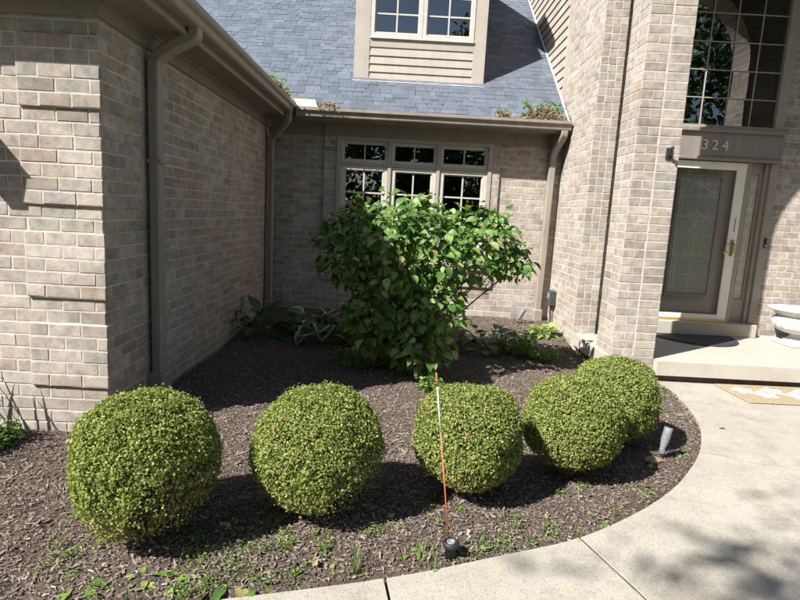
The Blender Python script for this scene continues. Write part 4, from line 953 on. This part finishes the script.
o = scatter_leaves('leaf_litter', np.c_[P, z], np.c_[rg.normal(size=(len(P), 2))*.45, np.ones(len(P))], rg.uniform(.004, .017, len(P)), rg.uniform(.002, .008, len(P)), ['straw', 'dry_leaf'], (rg.random(len(P)) < .3).astype(int), None, rg); stuff(o); tag(o, 'pale dry leaf bits and straw scattered over the mulch', 'leaf litter')
rg = np.random.default_rng(208); P = bed_points(90000, rg); dd = curve_dist(P); nn = 1.2*snoise(P, 4.5, 31)+.9*snoise(P, 14, 32)-.12
pr = np.clip(1.0-dd/.75, 0, 1)**1.1*np.clip(.30+nn*.9, 0, 1)*.9+.05*np.clip(nn-.25, 0, 1)*(P[:, 1] < 5)+.16*np.clip(nn, 0, 1)*(P[:, 1] > 5.6)*(P[:, 0] > .9)
k = rg.random(len(P)) < pr*.10; C = P[k]; P = []
for c in C:
    q = int(rg.integers(6, 34)); P.append(c+rg.normal(size=(q, 2))*rg.uniform(.012, .04))
P = np.concatenate(P); P = P[inpoly(P[:, 0], P[:, 1], BED)]; n = len(P); z = bedz(P[:, 0], P[:, 1])+rg.uniform(.006, .028, n)
o = scatter_leaves('ground_weeds', np.c_[P, z], np.c_[rg.normal(size=(n, 2))*.5, np.ones(n)], rg.uniform(.008, .022, n), rg.uniform(.004, .011, n), ['weed', 'grass'], (rg.random(n) < .5).astype(int), None, rg); stuff(o); tag(o, 'tiny green weeds creeping over the bed along the walkway edge', 'weeds')
# a few larger fallen leaves
for k, (x, y, zz, lab) in enumerate([(2.50, 4.05, WZ-.001, 'curled brown dead leaf lying on the concrete walkway'), (-.28, 2.10, None, 'orange tan dead leaf at the bed edge below the second boxwood'), (1.66, 3.33, None, 'reddish brown leaf heap beside the grey spotlight'), (-.75, 2.36, None, 'tan dead leaf under the largest boxwood'), (.02, 2.47, None, 'pale brown dead leaf under the second boxwood')]):
    V, F, ed = leaf_arrays(.062, .036, .3, .2, 6, 4, wav=.06, lobes=3); V[:, 2] -= V[:, 2].min()-.003
    me = np_mesh('fallen_leaf', V, np.array(F), ['dry_leaf'], smooth=True); me.location = (x, y, (zz if zz is not None else float(bedz([x], [y])[0])+.012)); me.rotation_euler = (0, 0, k*1.9); tag(me, lab, 'leaf')
# ------------------------------------------------------------ small objects
# marker stake in a black ground sleeve
t = thing('marker_stake', 'thin orange and white driveway marker stake standing before the middle boxwood', 'stake', (.288, 2.285, float(bedz([.288], [2.285])[0])))
top = Vector((-.105, .02, .83)); b0 = Vector((0, 0, .05))
for (a, b, mt, nm) in ((0, .66, 'orange', 'rod'), (.66, .92, 'white_plastic', 'rod'), (.92, 1.0, 'orange', 'rod')):
    m = MB(); m.tube([tuple(b0.lerp(top, a)), tuple(b0.lerp(top, b))], .0032, 8); m.build(nm, mt, t, True)
t2 = thing('ground_sleeve', 'short black plastic sleeve with grey rim set in the mulch under the stake', 'sleeve', (.295, 2.265, float(bedz([.295], [2.265])[0])))
m = MB(); m.lathe([(.024, -.03), (.026, .05), (.034, .054), (.036, .075), (.030, .078), (.022, .076), (.020, .06)], (0, 0, 0), 24); m.build('body', 'black_plastic', t2, True)
m = MB(); m.lathe([(.013, .066), (.019, .072), (.019, .079), (.014, .080), (.012, .072)], (0, 0, 0), 20); m.build('rim', 'grey_metal', t2, True)
def spotlight(label, x, y, aim, L, r, mat, lens=True):
    z0 = float(bedz([x], [y])[0]); t = thing('landscape_spotlight', label, 'spotlight', (x, y, z0)); aim = Vector(aim).normalized()
    m = MB(); m.tube([(0, 0, -.05), (0, 0, .05)], .011, 8); m.build('spike', 'dark_metal', t)
    m = MB(); m.cbox((-.014, -.014, .035), (.014, .014, .075), .004); m.build('knuckle', mat, t)
    q = aim.to_track_quat('Z', 'Y'); prof = [(r*.45, 0), (r*.62, .01), (r*.8, L*.2), (r, L*.45), (r*1.02, L*.9), (r*.98, L), (r*.8, L-.004)]
    m = MB(); m.lathe(prof, (0, 0, 0), 24); h = m.build('housing', mat, t, True); h.rotation_euler = q.to_euler(); h.location = (0, 0, .06)
    m = MB(); m.lathe([(r*.97, L*.52), (r*1.07, L*.53), (r*1.07, L*.58), (r*.97, L*.59)], (0, 0, 0), 24); b = m.build('ring', mat, t, True); b.rotation_euler = h.rotation_euler; b.location = h.location
    return t
spotlight('grey cylinder garden spotlight tilted up beside the brown rock', 1.76, 3.40, (.22, .10, 1), .15, .026, 'grey_metal')
spotlight('dark leaning garden spotlight by the rear wall next to the downspout', 1.62, 7.28, (.45, -.05, .9), .16, .03, 'grey_metal')
spotlight('dark grey cylinder garden spotlight at the foot of the big shrub', .13, 4.98, (-.02, .1, 1), .13, .03, 'outlet_grey')
def rock(x, y, s, seed, label):
    rg = np.random.default_rng(seed); m = MB(); import bmesh
    bm = bmesh.new(); bmesh.ops.create_icosphere(bm, subdivisions=3, radius=1); V = np.array([v.co for v in bm.verts]); V = V*(1+.16*snoise(V, 2.2, seed)+.06*snoise(V, 6, seed+1))[:, None]*np.array(s)
    for v, c in zip(bm.verts, V): v.co = c
    me = bpy.data.meshes.new('rock'); bm.to_mesh(me); bm.free(); me.materials.append(MATS['rock']); o = link('rock', me); o.location = (x, y, float(bedz([x], [y])[0])+s[2]*.4); tag(o, label, 'rock')
rock(1.68, 3.345, (.055, .035, .022), 5, 'small reddish brown rock at the base of the grey spotlight')
# doormats
t = thing('door_mat', 'tan coir doormat with white flower pattern on the walkway', 'doormat', (3.63, 5.0, WZ+.002)); t.rotation_euler = (0, 0, R_(1.5))
m = MB(); m.cbox((-.48, -.27, 0), (.48, .26, .016), .005); m.build('mat', 'coir', t)
rg = np.random.default_rng(31)
for k, (fx_, fy_) in enumerate([(-.33, .06), (-.18, -.05), (-.04, .07), (.12, -.05), (.27, .06), (.38, -.06)]):
    m = MB(); a0 = rg.uniform(0, 6)
    for q in range(5):
        a = a0+q*1.257; c = (fx_+.055*math.cos(a), fy_+.055*math.sin(a)); pts = [(c[0]+.052*math.cos(b)*math.cos(a)-.036*math.sin(b)*math.sin(a), c[1]+.052*math.cos(b)*math.sin(a)+.036*math.sin(b)*math.cos(a)) for b in np.linspace(0, 6.28, 13)[:-1]]
        m.poly(pts, .0165, .0185+.0004*q)
    m.build('flower_print', 'coirwhite', t)
m = MB()
for k in range(14):
    x = -.24+k*.036; h = .012+.012*((k*7) % 3)/2; m.box((x, .175, .0165), (x+.010, .175+h*1.6, .0175)); m.box((x+.0102, .175+.006*(k % 3), .0165), (x+.022, .185+.006*(k % 3), .0174))
stuff(m.build('lettering', 'coirgrey', t))
m = MB(); n = 40; pts = [(3.58+.52*math.cos(math.pi+math.pi*k/n), 6.695+.63*math.sin(math.pi+math.pi*k/n)) for k in range(n+1)]; m.poly(pts, PZ+.002, PZ+.010); dm = m.build('door_mat', 'rubber', None); tag(dm, 'dark half round rubber doormat on the porch before the step', 'doormat')
m = MB(); ip = [(3.58+.47*math.cos(math.pi+math.pi*k/n), 6.67+.575*math.sin(math.pi+math.pi*k/n)) for k in range(n+1)]
for a, b in zip(ip[:-1], ip[1:]): m.tube([(a[0], a[1], PZ+.0105), (b[0], b[1], PZ+.0105)], .006, 6)
m.build('border', 'rubber', dm)
# urn
ux_, uy_ = 4.74, 6.42
t = thing('garden_urn', 'white fluted garden urn on square base beside the entry door', 'urn', (ux_, uy_, PZ))
m = MB(); m.cbox((-.19, -.19, .001), (.19, .19, .045), .01); m.build('base', 'urnwhite', t)
m = MB(); m.lathe([(.15, .046), (.15, .06), (.12, .075), (.085, .10), (.08, .12), (.10, .135)], (0, 0, 0), 40); m.build('pedestal', 'urnwhite', t, True)
pr_ = [(.10, .1355), (.17, .15), (.235, .18), (.272, .225), (.28, .27), (.265, .315), (.245, .345)]
m = MB(); m.lathe(pr_, (0, 0, 0), 144, flute=[0, .012, .02, .022, .02, .012, 0]); m.build('bowl', 'urnwhite', t, True)
m = MB(); m.lathe([(.245, .3455), (.25, .37), (.285, .395), (.335, .41), (.345, .425), (.335, .435), (.30, .43), (.26, .36), (.02, .34)], (0, 0, 0), 48); m.build('rim', 'urnwhite', t, True)
# wall lantern just outside the frame whose shadow falls on the garage front
t = thing('wall_lantern', 'black wall lantern on the garage front, its shadow on the brick', 'lantern', (-2.66, YF-.008, 1.84))
m = MB(); m.cbox((-.06, -.02, -.06), (.06, 0, .14), .004); m.build('back_plate', 'dark_metal', t)
m = MB(); m.tube([(0, -.02, .10), (0, -.10, .16), (0, -.17, .13)], .01, 8); m.build('arm', 'dark_metal', t)
m = MB(); m.prism([(-.05, -.06), (.05, -.06), (.085, .12), (-.085, .12)], (0, -.26, 0), (0, -.09, 0), (1, 0, 0), (0, 0, 1)); m.prism([(-.10, .121), (.10, .121), (0, .15)], (0, -.27, 0), (0, -.08, 0), (1, 0, 0), (0, 0, 1)); m.build('lamp_body', 'dark_metal', t)
# debris in the gutters
def debris(label, p0, p1, n, h, seed, sprigs=0):
    rg = np.random.default_rng(seed); p0, p1 = np.array(p0), np.array(p1); u = rg.random(n); P = p0+(p1-p0)*u[:, None]+rg.normal(size=(n, 3))*np.array([.03, .03, .0]); P[:, 2] += h*np.sin(math.pi*np.clip(u, .05, 1))*rg.random(n); L = rg.uniform(.02, .07, n); W = L*rg.uniform(.1, .5, n)
    t = thing('gutter_debris', label, 'debris', tuple(p0)); o = scatter_leaves('dead_leaves', P-p0, rg.normal(size=(n, 3))+np.array([0, -.3, .4]), L, W, ['straw', 'dry_leaf'], (rg.random(n) < .35).astype(int), t, rg)
    if sprigs:
        u = rg.random(sprigs); Q = p0+(p1-p0)*u[:, None]+rg.normal(size=(sprigs, 3))*.03; Q[:, 2] += h*.6+rg.random(sprigs)*h*.7; s = rg.uniform(.03, .06, sprigs)
        scatter_leaves('green_leaves', Q-p0, rg.normal(size=(sprigs, 3))*.7+np.array([0, -.3, .6]), s, s*.5, ['weed'], None, t, rg)
    return t
gy = fyb-.085
debris('heap of straw and green sprigs in the gutter end by the entry wing', (1.42, gy+.04, LZ+.01), (1.98, gy+.04, LZ+.02), 900, .15, 301, 130)
debris('small tuft of dry leaves in the middle of the rear gutter', (1.12, gy+.03, LZ+.01), (1.30, gy+.03, LZ+.01), 200, .10, 302, 14)
debris('brown clump of pine straw hanging over the rear gutter near the corner', (-1.12, gy-.02, LZ-.03), (-.84, gy-.03, LZ-.03), 420, .11, 303)
debris('leaves and green weeds lying in the garage gutter near the inside corner', (fx+.09, 6.0, LZ+.03), (fx+.09, 7.15, LZ+.03), 700, .08, 304, 80)
# ------------------------------------------------------------ trees behind the camera: they shade the walkway and show in the window panes
def tree(label, x, y, h, r, seed, n, group=None, low=.35, ls=.16):
    rg = np.random.default_rng(seed); t = thing('shade_tree', label, 'tree', (x, y, -.16), group); m = MB()
    m.tube([(0, 0, -.1), (.05, .03, h*.3), (-.05, .05, h*.6), (0, 0, h*.9)], .16, 10, radii=[1.3, 1, .65, .2])
    cl = []
    for k in range(26):
        a = rg.uniform(0, 6.28); u = rg.uniform(low, .95); rr_ = r*math.sin(math.pi*min(1, max(.12, (u-low+.12)/(1.12-low))))**.7*rg.uniform(.55, 1.0); e = Vector((math.cos(a)*rr_, math.sin(a)*rr_, h*u)); s0 = Vector((0, 0, h*max(.25, u-.22)))
        m.tube([tuple(s0), tuple(s0.lerp(e, .5)+Vector((0, 0, .1))), tuple(e)], .05, 6, radii=[1, .6, .2]); cl.append(np.array(e))
    m.build('trunk', 'bark', t); P = []
    for c in cl: P.append(c+rg.normal(size=(n//26, 3))*np.array([.34, .34, .26])*r*.55)
    P = np.concatenate(P); s = rg.uniform(.6, 1.3, len(P)); o = scatter_leaves('crown', P, rg.normal(size=(len(P), 3))*.8+np.array([0, 0, .8]), ls*s, ls*.6*s, ['tree_leaf'], None, t, rg); stuff(o); return t
tree('young shade tree on the lawn whose leaves shade the walkway', -4.8, -4.62, 9.6, 1.75, 401, 7600, low=.62, ls=.13)
for k, (x, y, h, r) in enumerate([(-13, -17, 11, 4.5), (-6.5, -19, 12.5, 4.8), (.5, -17.5, 9.5, 4.2), (6, -20, 13, 5), (12.5, -17, 14.5, 4.6), (19, -19, 17, 5.4), (-20, -18, 12, 5)]):
    tree('large leafy tree in the row across the street', x, y, h, r, 410+k, 7500 if x < 10 else 2600, 'trees across the street', .16, .40)
